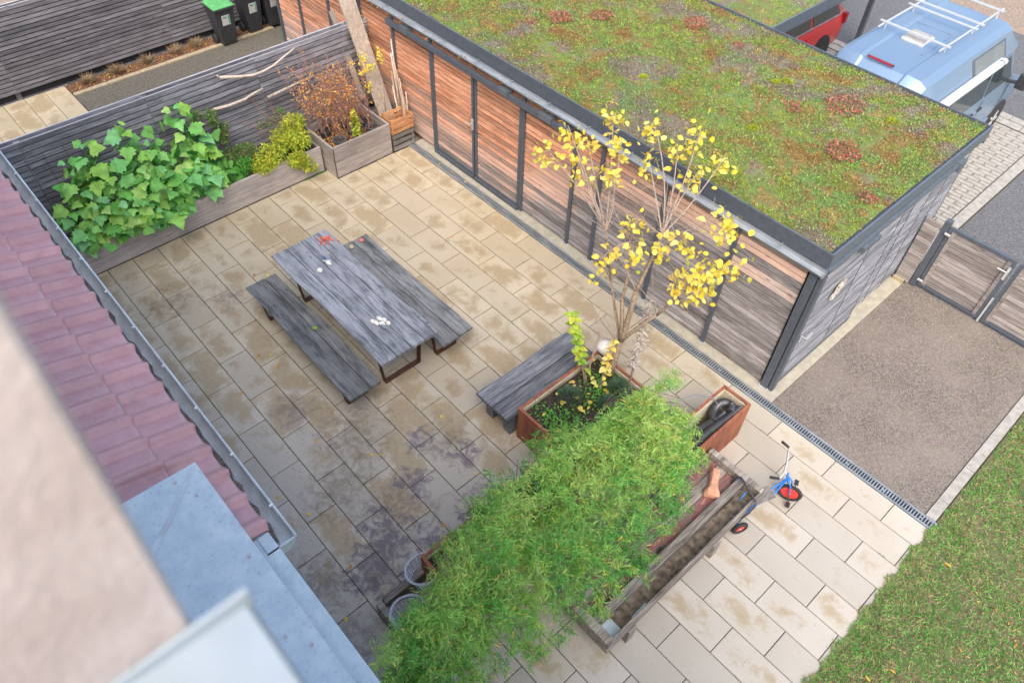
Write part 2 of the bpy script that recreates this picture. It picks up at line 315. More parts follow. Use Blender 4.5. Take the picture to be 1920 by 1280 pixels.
# ---------------------------------------------------------------- geometry helper
ORG = {}
def setp(o, label=None, cat=None, group=None, kind=None):
    if label: o['label'] = label
    if cat: o['category'] = cat
    if group: o['group'] = group
    if kind: o['kind'] = kind
    return o
def link(o, parent, loc, rot=None, scale=None):
    COL.objects.link(o); loc = Vector(loc)
    if parent is not None:
        o.parent = parent; o.location = loc - ORG[parent.name]
    else: o.location = loc
    ORG[o.name] = loc
    if rot is not None:
        if len(rot) == 4: o.rotation_mode = 'QUATERNION'; o.rotation_quaternion = rot
        else: o.rotation_euler = rot
    if scale is not None: o.scale = scale
    return o
def thing(name, loc, label, cat, group=None):
    o = D.objects.new(name, None); o.empty_display_size = .2; link(o, None, loc)
    return setp(o, label, cat, group)
def part(name, mesh, parent, loc, rot=None, scale=None): return link(D.objects.new(name, mesh), parent, loc, rot, scale)
class B:
    def __init__(s): s.v = []; s.f = []; s.mi = []; s.cur = 0
    def raw(s, vs, fs):
        k = len(s.v); s.v += [tuple(v) for v in vs]; s.f += [tuple(i + k for i in f) for f in fs]; s.mi += [s.cur] * len(fs); return s
    def box(s, x0, y0, z0, x1, y1, z1):
        return s.raw([(x0, y0, z0), (x1, y0, z0), (x1, y1, z0), (x0, y1, z0), (x0, y0, z1), (x1, y0, z1), (x1, y1, z1), (x0, y1, z1)],
                     [(3, 2, 1, 0), (4, 5, 6, 7), (0, 1, 5, 4), (1, 2, 6, 5), (2, 3, 7, 6), (3, 0, 4, 7)])
    def bevbox(s, x0, y0, z0, x1, y1, z1, b=.004):   # box with chamfered top edges
        vs = [(x0, y0, z0), (x1, y0, z0), (x1, y1, z0), (x0, y1, z0), (x0, y0, z1 - b), (x1, y0, z1 - b), (x1, y1, z1 - b), (x0, y1, z1 - b),
              (x0 + b, y0 + b, z1), (x1 - b, y0 + b, z1), (x1 - b, y1 - b, z1), (x0 + b, y1 - b, z1)]
        fs = [(3, 2, 1, 0), (8, 9, 10, 11)]
        for i in range(4):
            j = (i + 1) % 4; fs += [(i, j, 4 + j, 4 + i), (4 + i, 4 + j, 8 + j, 8 + i)]
        return s.raw(vs, fs)
    def beam(s, p, q, w, h, up=(0, 0, 1)):
        p, q = Vector(p), Vector(q); d = (q - p).normalized(); u = Vector(up)
        if abs(d.dot(u)) > .98: u = Vector((1, 0, 0))
        r = d.cross(u).normalized() * w / 2; u2 = r.cross(d).normalized() * h / 2
        vs = [e + a * r + b * u2 for e in (p, q) for a, b in ((-1, -1), (1, -1), (1, 1), (-1, 1))]
        return s.raw(vs, [(3, 2, 1, 0), (4, 5, 6, 7), (0, 1, 5, 4), (1, 2, 6, 5), (2, 3, 7, 6), (3, 0, 4, 7)])
    def tube(s, pts, rad, n=8, cap=True, closed=False):
        pts = [Vector(p) for p in pts]; m = len(pts)
        rad = [float(r_) for r_ in rad] if isinstance(rad, (list, tuple, np.ndarray)) else [float(rad)] * m
        vs = []; prev = None
        for i, p in enumerate(pts):
            if closed: d = (pts[(i + 1) % m] - pts[i - 1])
            else: d = pts[min(i + 1, m - 1)] - pts[max(i - 1, 0)]
            d = d.normalized() if d.length > 1e-9 else Vector((0, 0, 1))
            if prev is None: prev = d.orthogonal().normalized()
            a = prev - d * prev.dot(d); a = a.normalized() if a.length > 1e-6 else d.orthogonal().normalized(); prev = a; b = d.cross(a)
            vs += [p + rad[i] * (math.cos(2 * PI * k / n) * a + math.sin(2 * PI * k / n) * b) for k in range(n)]
        fs = []
        for i in range(m if closed else m - 1):
            j = (i + 1) % m
            fs += [(i * n + k, i * n + (k + 1) % n, j * n + (k + 1) % n, j * n + k) for k in range(n)]
        if cap and not closed: fs += [tuple(reversed(range(n))), tuple((m - 1) * n + k for k in range(n))]
        return s.raw(vs, fs)
    def rings(s, R, closed=True, cap=True):   # loft of equal-count rings
        n = len(R[0]); vs = [p for r in R for p in r]; fs = []
        for i in range(len(R) - 1):
            for k in range(n if closed else n - 1):
                fs.append((i * n + k, i * n + (k + 1) % n, (i + 1) * n + (k + 1) % n, (i + 1) * n + k))
        if cap: fs += [tuple(reversed(range(n))), tuple((len(R) - 1) * n + k for k in range(n))]
        return s.raw(vs, fs)
    def rock(s, c, r, seed=0, sub=2, rough=.25):
        rg = random.Random(seed); import bmesh as bm_
        b = bm_.new(); bm_.ops.create_icosphere(b, subdivisions=sub, radius=1)
        dirs = [(Vector((rg.gauss(0, 1), rg.gauss(0, 1), rg.gauss(0, 1))).normalized(), rg.uniform(-rough, rough)) for _ in range(9)]
        vs = []
        for v in b.verts:
            k = 1 + sum(a * max(0, v.co.normalized().dot(d)) ** 3 for d, a in dirs)
            vs.append((c[0] + v.co.x * r[0] * k, c[1] + v.co.y * r[1] * k, c[2] + v.co.z * r[2] * k))
        fs = [tuple(v.index for v in f.verts) for f in b.faces]; b.free()
        return s.raw(vs, fs)
    def obj(s, name, mat, parent=None, smooth=False, sub=0, origin=None, bevel=0):
        V = np.array(s.v, float); o0 = (V.min(0) + V.max(0)) / 2 if origin is None else np.array(origin, float)
        me = D.meshes.new(name); me.from_pydata([tuple(x) for x in V - o0], [], s.f)
        for q in (mat if isinstance(mat, (list, tuple)) else [mat]): me.materials.append(M[q])
        if max(s.mi or [0]): me.polygons.foreach_set('material_index', s.mi)
        if smooth: me.shade_smooth() if hasattr(me, 'shade_smooth') else me.polygons.foreach_set('use_smooth', [True] * len(me.polygons))
        me.update()
        o = link(D.objects.new(name, me), parent, o0)
        if bevel:
            q = o.modifiers.new('b', 'BEVEL'); q.width = bevel; q.segments = 2; q.limit_method = 'ANGLE'
        if sub: q = o.modifiers.new('s', 'SUBSURF'); q.levels = q.render_levels = sub
        return o
_unit = {}
def unit(mat):
    if mat not in _unit:
        b = B().box(-.5, -.5, -.5, .5, .5, .5); me = D.meshes.new('piece'); me.from_pydata(b.v, [], b.f); me.materials.append(M[mat]); _unit[mat] = me
    return _unit[mat]
def ubox(name, mat, parent, x0, y0, z0, x1, y1, z1, rot=None):
    return part(name, unit(mat), parent, ((x0 + x1) / 2, (y0 + y1) / 2, (z0 + z1) / 2), rot, (abs(x1 - x0), abs(y1 - y0), abs(z1 - z0)))
def boxp(name, mat, parent, *a, bevel=0): return B().box(*a).obj(name, mat, parent, bevel=bevel)
def struct(o): o['kind'] = 'structure'; return o

# leaf templates: (verts (x along, y across, z up), faces)
T_BLADE = (np.array([(0, 0, 0), (.35, .5, .02), (.35, -.5, .02), (1, 0, -.08)]), [(0, 2, 3), (0, 3, 1)])
T_TUFT = (np.array([(0, .5, 0), (0, -.5, 0), (1, 0, 0)]), [(0, 1, 2)])
T_OVAL = (np.array([(0, 0, 0), (.3, .42, .06), (.3, -.42, .06), (.7, .38, .03), (.7, -.38, .03), (1, 0, -.1), (.5, 0, -.02)]), [(0, 6, 1), (0, 2, 6), (1, 6, 3), (2, 4, 6), (3, 6, 5), (4, 5, 6)])
def leaves(name, mat, parent, P, Dv, Nn, L, Wd, tmpl=T_BLADE, vals=None, origin=None, stuff=True):
    P = np.asarray(P, float); n = len(P); Dv = np.asarray(Dv, float); Nn = np.asarray(Nn, float)
    Dv = Dv / np.linalg.norm(Dv, axis=1, keepdims=True)
    Y = np.cross(Nn, Dv); Y /= np.linalg.norm(Y, axis=1, keepdims=True) + 1e-9; Z = np.cross(Dv, Y)
    L = np.broadcast_to(L, (n,)); Wd = np.broadcast_to(Wd, (n,)); tv, tf = tmpl; k = len(tv)
    V = P[:, None] + Dv[:, None] * (tv[None, :, 0, None] * L[:, None, None]) + Y[:, None] * (tv[None, :, 1, None] * Wd[:, None, None]) + Z[:, None] * (tv[None, :, 2, None] * L[:, None, None])
    o0 = P.mean(0) if origin is None else np.array(origin, float); V = (V - o0).reshape(-1, 3)
    F = (np.array(tf)[None] + (np.arange(n) * k)[:, None, None]).reshape(-1, 3)
    me = D.meshes.new(name); me.vertices.add(len(V)); me.vertices.foreach_set('co', V.astype(np.float32).ravel())
    me.loops.add(F.size); me.loops.foreach_set('vertex_index', F.astype(np.int32).ravel())
    me.polygons.add(len(F)); me.polygons.foreach_set('loop_start', (np.arange(len(F)) * 3).astype(np.int32))
    me.update(calc_edges=True)
    at = me.attributes.new('v', 'FLOAT', 'POINT'); vals = RNG.random(n) if vals is None else vals
    at.data.foreach_set('value', np.repeat(vals, k).astype(np.float32))
    me.materials.append(M[mat]); o = link(D.objects.new(name, me), parent, o0)
    if stuff: o['kind'] = 'stuff'
    return o
def rdir(n, up=0.): 
    v = RNG.normal(size=(n, 3)); v /= np.linalg.norm(v, axis=1, keepdims=True); v[:, 2] += up; return v
def leafmesh(name, kind, mat, size):
    """one leaf, base at origin, along +X, curved; rows of edge - midrib - edge"""
    if kind == 'round': out = [(0, 0, .04), (.05, .20, .1), (.18, .36, .25), (.42, .44, .45), (.70, .38, .66), (.98, .20, .9), (1.2, 0, 1.2)]
    elif kind == 'lobed': out = [(0, 0, 0), (-.06, .17, .05), (.0, .42, .12), (.10, .40, .2), (.20, .63, .3), (.32, .46, .4), (.48, .60, .5), (.55, .50, .6), (.62, .33, .7), (.80, .24, .85), (1.1, 0, 1.1)]
    else: out = [(0, 0, 0), (.2, .18, .2), (.5, .25, .5), (.8, .14, .8), (1, 0, 1)]
    def z(x, y): return .06 * math.sin(min(max(x, 0), 1) * PI) - .20 * x * x + .22 * abs(y) - .32 * y * y + .02 * math.sin(x * 9 + y * 7)
    vs = []; fs = []
    for x, y, mx in out: vs += [(x * size, y * size, z(x, y) * size), (mx * size, 0, z(mx, 0) * size - .01 * size), (x * size, -y * size, z(x, -y) * size)]
    for i in range(len(out) - 1):
        a = 3 * i; fs += [(a, a + 1, a + 4, a + 3), (a + 1, a + 2, a + 5, a + 4)]
    me = D.meshes.new(name); me.from_pydata(vs, [], [tuple(reversed(f)) for f in fs]); me.validate(); me.materials.append(M[mat])
    me.polygons.foreach_set('use_smooth', [True] * len(me.polygons))
    return me
def orient(d, n):
    d = Vector(d).normalized(); n = Vector(n); y = n.cross(d)
    if y.length < 1e-4: y = d.orthogonal()
    y.normalize(); z = d.cross(y)
    return Matrix((d, y, z)).transposed().to_quaternion()

# ================================================================ SETTING
g = struct(B().raw([(-120, -120, -.06), (120, -120, -.06), (120, 120, -.06), (-120, 120, -.06)], [(0, 1, 2, 3)]).obj('ground', 'brown_earth', origin=(0, 0, 0)))
# paving with single slabs
pav = struct(B().box(-2.4, -7.15, -.055, 9.57, -.056, -.012).obj('paving', 'joint_sand', origin=(0, 0, 0)))
_slab = {}
def slab(parent, x0, y0, x1, y1, z1=.0, z0=-.04, mat='paving_stone', name='paving_slab', gap=.0045, b=.004):
    w, h = round(x1 - x0 - 2 * gap, 4), round(y1 - y0 - 2 * gap, 4)
    if w < .02 or h < .02: return
    key = (w, h, mat)
    if key not in _slab:
        q = B().bevbox(-w / 2, -h / 2, z0 - z1, w / 2, h / 2, 0, b); me = D.meshes.new(name); me.from_pydata(q.v, [], q.f); me.materials.append(M[mat]); _slab[key] = me
    part(name, _slab[key], parent, ((x0 + x1) / 2, (y0 + y1) / 2, z1 + random.uniform(-.0015, .0015)), (random.uniform(-.002, .002), random.uniform(-.002, .002), 0))
LX = .824
for r in range(1, 19):
    y1 = -.056 if r == 1 else -(r - 1) * .4; y0 = -r * .4 if r < 18 else -7.15
    off = .012 + (0 if r % 2 else .412)
    xl = -.82 if r <= 4 else -1.16
    k = -4
    while True:
        a = off + k * LX; bb = a + LX; k += 1
        if bb <= xl: continue
        if a >= 9.57: break
        slab(pav, max(a, xl), y0, min(bb, 9.57), y1)
# side strips of concrete
fo = struct(B().box(-.84, .092, -.05, 7.15, .40, .004).box(6.9, .40, -.05, 7.15, 3.66, .004).obj('concrete_strip', 'concrete'))
# gravel drive, lawn, street
struct(B().box(7.155, .094, -.05, 9.395, 3.78, -.004).obj('gravel_drive', 'gravel'))
kb = struct(B().box(9.385, .092, -.05, 9.545, 9., -.02).obj('kerb_bed', 'joint_sand'))
y = .095
while y < 8:
    slab(kb, 9.40, y, 9.535, y + .345, .006, name='kerb_stone', mat='kerb_stone', gap=.004); y += .345
lawn = struct(B().box(9.575, -14, -.05, 40, .09, -.012).box(9.55, .095, -.05, 40, 30, -.012).obj('lawn', 'lawn_soil'))
struct(B().box(6.9, 3.785, -.05, 9.38, 9.45, -.02).obj('driveway', 'asphalt'))
road = struct(B().box(-40, 9.9, -.055, 9.5, 13.6, -.03).obj('road', 'asphalt'))
gp = struct(B().box(-40, 9.42, -.05, 9.38, 9.88, -.012).obj('road_gutter', 'joint_sand'))
x = -6.
while x < 9.3:
    slab(gp, x, 9.43, x + .78, 9.66, .0, mat='kerb_stone', name='gutter_slab', gap=.006); slab(gp, x - .3, 9.67, x + .48, 9.86, .012, mat='kerb_stone', name='gutter_slab', gap=.006); x += .78
sp_ = struct(B().box(-8, 4.4, -.05, 6.895, 9.41, -.018).obj('parking_bay', 'light_joint'))
sp2 = sp_
y = 3.95; r = 0; cnt = 0
pb = struct(B().box(6.885, 3.9, -.049, 7.125, 9.41, -.019).obj('bay_edging', 'joint_sand'))
y = 3.92
while y < 9.3: slab(pb, 6.91, y, 7.10, y + .335, .004, mat='kerb_stone', name='edging_stone', gap=.004); y += .335
y = 4.45
far = B()
while y < 9.3:
    off = 0 if r % 2 else .18
    x = 6.9 - off - (.18 if r % 2 else 0)
    if off == 0: slab(sp_, 6.73, y + .008, 6.895, y + .1, 0., mat='kerb_stone', name='paver_block', gap=.004, b=.006); x = 6.72
    else: x = 6.895
    while x > 5.3:
        slab(sp_, x - .345, y + .008, x - .012, y + .098, 0., mat='kerb_stone', name='paver_block', gap=.004, b=.006); cnt += 1
        x -= .36
    while x > .5: far.bevbox(x - .341, y + .012, -.04, x - .016, y + .094, 0., .006); x -= .36
    y += .118; r += 1
o = far.obj('paver_block_field', 'kerb_stone', sp_); o['kind'] = 'stuff'
# path behind the fence
struct(B().box(-6.36, -4.06, -.05, -2.5, .5, -.004).obj('gravel_path', 'path_gravel'))
pl = struct(B().box(-6.9, -9., -.05, -2.5, -4.065, -.015).obj('slab_path', 'joint_sand'))
for j in range(14):
    yy = -4.07 - j * .39; x = -6.88 + (0 if j % 2 else -.42)
    while x < -2.6: slab(pl, max(x, -6.88), yy - .39, x + .83, yy); x += .83
pk = struct(B().box(-6.50, -4.06, -.05, -6.365, .5, -.02).obj('path_edging', 'joint_sand'))
y = -4.05
while y < .2: slab(pk, -6.49, y, -6.375, y + .34, .01, mat='kerb_tan', name='edging_stone', gap=.003); y += .34
struct(B().box(-6.84, -4.06, -.05, -6.505, .6, .0).obj('planting_bed', 'bed_soil'))

# ================================================================ DRAIN
dr = thing('drain_channel', (4.4, .02, 0), 'long galvanised slot drain running along the foot of the shed front', 'drain')
B().box(-.84, -.052, -.05, 9.56, .088, -.02).obj('channel', 'inner_dark', dr)
B().box(-.84, -.052, -.02, 9.56, -.026, .005).box(-.84, .066, -.02, 9.56, .088, .005).obj('rim', 'gutter_galv', dr)
q = B(); x = -.82; i = 0
while x < 9.55:
    q.box(x, -.0255, -.014, x + .018, .0655, .0035); x += .0365; i += 1
    if i % 14 == 0: q.box(x - .02, .01, -.013, x + .02, .03, .0025)
o = q.obj('grate_bar', 'gutter_galv', dr); o['kind'] = 'stuff'

# ================================================================ SHED
FY = .27
shed = thing('garden_shed', (1.5, 2.3, 0), 'long timber slatted shed with dark steel frame and planted green roof', 'shed')
SH = 2.2
boxp('inner_wall', 'inner_dark', shed, -5.64, FY + .05, 0, 6.93, 4.2, SH + .02)
posts = [-4.7, -3.55, -2.45, -1.45, -.38, .75, 1.91, 3.02, 3.55, 4.69, 5.83]
for px_ in posts:
    if px_ in (.75, 1.91): continue
    boxp('post', 'anthracite', shed, px_ - .03, FY - .045, 0.02, px_ + .03, FY + .045, SH - .05)
    if px_ > 2: boxp('post_foot', 'alu', shed, px_ - .06, FY - .06, .004, px_ + .06, FY - .01, .02)
edges = [-5.64] + posts + [6.86]
PIT = .0885
def slats(parent, x0, x1, z0, z1, y0=FY - .012, mat='slat_wood', th=.022):
    z = z0
    while z + .07 <= z1 + .012:
        ubox('slat', mat, parent, x0, y0 + random.uniform(0, .002), z, x1, y0 + th, z + PIT - .021); z += PIT
for i in range(len(edges) - 1):
    a, b_ = edges[i] + .031, edges[i + 1] - .031
    if i in (5, 6):   # the double door
        continue
    wp = B().box(a, FY + .02, .05, b_, FY + .03, SH - .01).obj('wall_panel', 'inner_dark', shed)
    slats(wp, a, b_, .05, SH + .02)
for a, b_ in ((-.345, .735), (.765, 1.88)):
    wp = B().box(a, FY + .02, 2.03, b_, FY + .03, 2.21).obj('wall_panel', 'inner_dark', shed); slats(wp, a, b_, 2.035, 2.215)
# double door between x -.38 .. 1.91 
for a, b_ in ((-.345, .735), (.765, 1.88)):
    dp = B().box(a, FY - .05, .03, b_, FY - .01, .10).box(a, FY - .05, 1.96, b_, FY - .01, 2.02).box(a, FY - .05, .10, a + .05, FY - .01, 1.96).box(b_ - .05, FY - .05, .10, b_, FY - .01, 1.96).obj('door', 'anthracite', shed)
    slats(dp, a + .052, b_ - .052, .105, 1.95, FY - .035)
    B().box(a, FY - .085, .012, b_, FY - .052, .075).obj('kick_rail', 'anthracite', dp)
B().box(.70, FY - .075, 1.0, .735, FY - .051, 1.2).tube([(.718, FY - .07, 1.12), (.718, FY - .12, 1.12), (.60, FY - .12, 1.12)], .009, 6).obj('door_handle', 'alu', shed)
B().box(1.885, FY - .05, .02, 1.945, FY + .04, SH - .05).obj('post', 'anthracite', shed)
# sliding rail with end brackets
B().box(-1.5, FY - .13, 2.02, 2.95, FY - .06, 2.10).obj('sliding_rail', 'anthracite', shed)
for x in (-.95, 1.55, 2.5, 2.85): boxp('rail_bracket', 'steel_grey', shed, x - .16 if x == 2.5 else x - .1, FY - .16, 2.06, x + .1, FY - .045, 2.15)
# corner posts
B().box(6.865, FY - .05, .015, 6.97, FY + .05, 2.155).obj('corner_post', 'anthracite', shed)
B().box(6.985, FY - .035, .015, 7.045, FY + .06, 2.155).obj('corner_post', 'anthracite', shed)
boxp('post_foot', 'alu', shed, 6.84, FY - .08, .004, 6.99, FY - .02, .018)
# side wall slats in panels
sx = 6.955
ys = [.40, 1.53, 2.24, 2.72, 3.2, 3.64, 4.16]
for i in range(len(ys) - 1):
    a, b_ = ys[i] + .006, ys[i + 1] - .006
    xo = .045 if i < 2 else 0.
    wp = B().box(sx - .03, a, .06, sx - .02 + xo, b_, 2.2).obj('wall_panel', 'inner_dark', shed)
    z = .09
    while z < 2.16:
        ubox('slat', 'slat_wood_side', wp, sx - .018 + xo, a, z, sx + .004 + xo + random.uniform(0, .002), b_, z + PIT - .028); z += PIT
    boxp('panel_strip', 'anthracite', shed, sx - .015 + xo, ys[i + 1] - .006, .05, sx + .010 + xo, ys[i + 1] + .006, 2.18)
B().box(6.962, .34, .02, 7.012, 2.26, .085).obj('floor_rail', 'anthracite', shed)
B().box(6.99, .30, 2.19, 7.05, 3.66, 2.25).obj('sliding_rail', 'steel_grey', shed)
boxp('rail_bracket', 'steel_grey', shed, 6.99, 1.05, 2.10, 7.09, 1.45, 2.185); boxp('rail_bracket', 'steel_grey', shed, 6.985, 3.5, 2.13, 7.075, 3.68, 2.27)
q = B().tube([(7.02, .47, .98), (7.09, .47, .98), (7.09, .60, 1.0)], .009, 6).tube([(7.02, .47, .98), (7.02, .47, .86)], .012, 6); q.obj('door_handle', 'alu', shed)
# roof: fascia, edge, gutter
RZ = 2.45
B().box(-5.9, .30, 2.24, 7.0, .325, RZ + .015).obj('front_fascia', 'anthracite', shed)
B().box(6.985, .326, 2.27, 7.01, 4.33, RZ + .015).obj('side_fascia', 'steel_grey', shed)
B().box(-6.1, 4.335, 2.2, 7.01, 4.36, RZ + .02).obj('rear_fascia', 'anthracite', shed)
B().box(-6.1, .327, 2.22, 6.983, 4.333, RZ - .035).obj('roof_deck', 'anthracite', shed)
q = B(); n = 10; R_ = []
for x in (-5.9, 7.03):
    R_.append([(x, .220 - .068 * math.cos(PI * k / n), 2.25 - .068 * math.sin(PI * k / n)) for k in range(n + 1)] + [(x, .220 + .065 * math.cos(PI * k / n), 2.25 - .065 * math.sin(PI * k / n)) for k in range(n + 1)])
q.rings(R_, True, True)
q.tube([(-5.9, .150, 2.253), (7.03, .150, 2.253)], .009, 6)
q.raw([(7.031, .220 - .068 * math.cos(PI * k / n), 2.25 - .068 * math.sin(PI * k / n)) for k in range(n + 1)], [tuple(range(n + 1))])
gt = q.obj('rain_gutter', 'gutter_galv', shed, smooth=False)
for x in np.arange(-5.6, 7., .8): ubox('gutter_bracket', 'gutter_galv', gt, x - .007, .147, 2.257, x + .007, .298, 2.261)
# debris in gutter
n = 900; xs = RNG.uniform(-6, 6.6, n); keep = RNG.random(n) < np.clip(1.1 - (xs + 1) / 4.2, .04, 1); xs = xs[keep]; n = len(xs)
leaves('gutter_litter', 'litter', gt, np.c_[xs, RNG.normal(.195, .018, n), RNG.uniform(2.195, 2.215, n)], rdir(n) * (1, 1, .3), np.tile((0, 0, 1.), (n, 1)), RNG.uniform(.02, .05, n), RNG.uniform(.012, .03, n), T_OVAL)
B().box(-5.70, .23, .0, -5.63, .30, 2.15).obj('end_post', 'anthracite', shed)
dp_ = thing('downpipe', (-5.74, .30, 0), 'galvanised round rain downpipe at the far end of the shed beside the bins', 'pipe')
B().tube([(-5.77, .33, 0), (-5.77, .33, 2.16)], .045, 12).obj('pipe', 'gutter_galv', dp_, smooth=True)
B().tube([(-5.77, .33, .55), (-5.77, .33, .60)], .056, 12).box(-5.74, .31, .56, -5.66, .34, .59).obj('clamp', 'zinc', dp_)
# sedum roof
def sedum(parent, x0, y0, x1, y1, n, seams):
    nx, ny = int((x1 - x0) / .07), int((y1 - y0) / .07)
    X, Y = np.meshgrid(np.linspace(x0, x1, nx), np.linspace(y0, y1, ny)); 
    Z = RZ - .005 + .012 * np.sin(X * 5.1 + np.cos(Y * 4)) * np.cos(Y * 6.3) + RNG.normal(0, .006, X.shape)
    Z[0] -= .015; Z[-1] -= .01
    idx = np.arange(nx * ny).reshape(ny, nx); q = B()
    q.v = list(map(tuple, np.c_[X.ravel(), Y.ravel(), Z.ravel()])); a = idx[:-1, :-1].ravel(); b = idx[:-1, 1:].ravel(); c = idx[1:, 1:].ravel(); d = idx[1:, :-1].ravel()
    q.f = list(map(tuple, np.c_[a, b, c, d])); q.mi = [0] * len(q.f)
    o = q.obj('sedum_substrate', 'sedum_base', parent, smooth=True)
    P = np.c_[RNG.uniform(x0, x1, n), RNG.uniform(y0, y1, n), np.full(n, RZ)]
    keep = np.ones(n, bool)
    for (ax, val, lo, hi) in seams:
        other = P[:, 1 - ax]; keep &= ~((np.abs(P[:, ax] - val - .01 * np.sin(other * 9)) < .028) & (other > lo) & (other < hi) & (RNG.random(n) < .9))
    # sparse patches
    s = np.sin(P[:, 0] * 2.3 + 1) * np.sin(P[:, 1] * 2.9 + P[:, 0]) ; keep &= ~((s > .75) & (RNG.random(n) < .5))
    P = P[keep]; n = len(P); P[:, 2] += RNG.uniform(-.005, .012, n)
    leaves('sedum_growth', 'sedum_leaf', parent, P, rdir(n, .5), rdir(n, .5), RNG.uniform(.018, .042, n), RNG.uniform(.010, .020, n), T_OVAL if False else T_BLADE)
sedum(shed, -5.85, .365, 6.945, 4.295, 190000, [(1, 2.18, 4.9, 6.2), (1, 1.25, .8, 2.1), (0, 2.1, .5, 2.6), (1, 2.25, 1.5, 3.5), (0, 4.1, 2.0, 4.2), (0, 6.1, 2.3, 4.2), (1, 1.3, 5.8, 6.6), (1, 3.3, 5, 6.4)])
for (x, y, r, kk) in [(.93, 1.91, .2, 300), (1.3, 2.5, .2, 260), (2.46, 3.5, .22, 300), (5.37, 3.2, .28, 380), (4.9, 2.6, .14, 130), (5.97, 2.18, .24, 420), (6.7, 1.54, .13, 120), (3.35, 3.45, .1, 60), (.7, 1.5, .12, 60), (1.0, 3.3, .2, 150)]:
    a = RNG.uniform(0, 2 * PI, kk); rr = r * np.sqrt(RNG.random(kk)); P = np.c_[x + rr * np.cos(a), y + rr * np.sin(a), RZ + RNG.uniform(.01, .05, kk)]
    leaves('red_stonecrop', 'red_sedum', shed, P, rdir(kk, .6), rdir(kk, 1), RNG.uniform(.025, .05, kk), .022, T_OVAL)
for (x, y, r) in [(4.85, 1.75, .08), (4.45, 3.15, .1), (4.35, 3.0, .07), (6.0, 3.4, .09), (3.0, 1.6, .07)]:
    kk = 350; a = RNG.uniform(0, 2 * PI, kk); rr = r * np.sqrt(RNG.random(kk)); P = np.c_[x + rr * np.cos(a), y + rr * np.sin(a), RZ + .035 * (1 - (rr / r) ** 2)]
    leaves('moss_cushion', 'moss', shed, P, rdir(kk, .8), rdir(kk, 1), .022, .012, T_BLADE)
wo = thing('wicker_ornament', (7.04, .9, 1.5), 'twisted twig wreath hanging on the shed end wall', 'wreath')
q = B()
for j in range(9):
    rx = random.uniform(.05, .15); ph = random.uniform(0, 6); q.tube([(7.035 + random.uniform(-.01, .025), .95 + (.125 + .015 * math.sin(3 * t + ph)) * math.cos(t) * (rx / .13), 1.53 + .065 * math.sin(t + .25 * j) + .04 * math.cos(t)) for t in np.linspace(0, 2 * PI, 18)[:-1]], .008, 5, closed=True)
q.obj('twig_ring', 'driftwood', wo)

# carport
cp = thing('carport', (0, 7, 0), 'open carport with planted green roof behind the shed, sheltering the red car', 'carport')
B().box(-6., 4.37, 2.27, 3.32, 9.2, RZ - .03).obj('roof_deck', 'anthracite', cp)
B().box(3.321, 4.365, 2.24, 3.345, 9.2, RZ + .012).obj('side_fascia', 'steel_grey', cp)
for (x, y) in ((3.3, 9.0), (-.2, 9.0), (-.2, 4.6)): boxp('post', 'anthracite', cp, x - .05, y - .05, -.02, x + .05, y + .05, 2.235) if x < 3 else None
sedum(cp, -5.9, 4.40, 3.315, 9.1, 40000, [(1, 5.4, 2.2, 3.4)])
# lamp post
lp = thing('street_lamp', (2.52, 9.98, -.02), 'tall dark square post standing beside the blue van', 'post')
B().box(2.46, 9.92, -.02, 2.56, 10.02, 4.6).obj('pole', 'anthracite', lp)
B().box(2.42, 9.88, -.02, 2.60, 10.06, .02).obj('base_plate', 'steel_grey', lp)

# ================================================================ FENCES
def fence(nm, xf, xb, y0, y1, H, pit, mat, label, posts, z0=.06, back=True):
    t = thing(nm, (xf, (y0 + y1) / 2, 0), label, 'fence')
    z = H - pit; 
    segs = [y0] + posts + [y1]
    while z > z0:
        for i in range(len(segs) - 1):
            ubox('slat', mat, t, xf - .022 - random.uniform(0, .003), segs[i] + .003, z + .022, xf, segs[i + 1] - .003, z + pit)
            if back and z > H - 2.5 * pit: ubox('slat', mat, t, xb, segs[i] + .003, z + .022, xb + .022, segs[i + 1] - .003, z + pit)
        z -= pit
    ubox('cap', 'lit_edge_wood', t, xf - .024, y0, H - .001, xf + .004, y1, H + .006)  # pale strip: the lit look of the slat tops put into colour
    if back: ubox('cap', 'lit_edge_wood', t, xb - .004, y0, H - .001, xb + .024, y1, H + .006)  # same painted lit edge along the back slats
    for y in posts: boxp('post', mat, t, xb + .024, y - .045, 0, xf - .028, y + .045, H - .03)
    ubox('gap_shade', 'inner_dark', t, (xf + xb) / 2 - .003, y0, .02, (xf + xb) / 2 + .003, y1, H - .10)  # dark sheet standing in for the shade seen between the slats
    return t
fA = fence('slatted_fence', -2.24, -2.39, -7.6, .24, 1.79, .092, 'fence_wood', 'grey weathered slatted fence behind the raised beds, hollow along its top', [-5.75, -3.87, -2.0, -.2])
fB = fence('slatted_fence', -6.84, -6.97, -9., .9, 1.70, .082, 'fence_wood_dark', 'far dark slatted fence at the back behind the bins and the path', [-7.6, -4.9, -1.72], z0=.1)
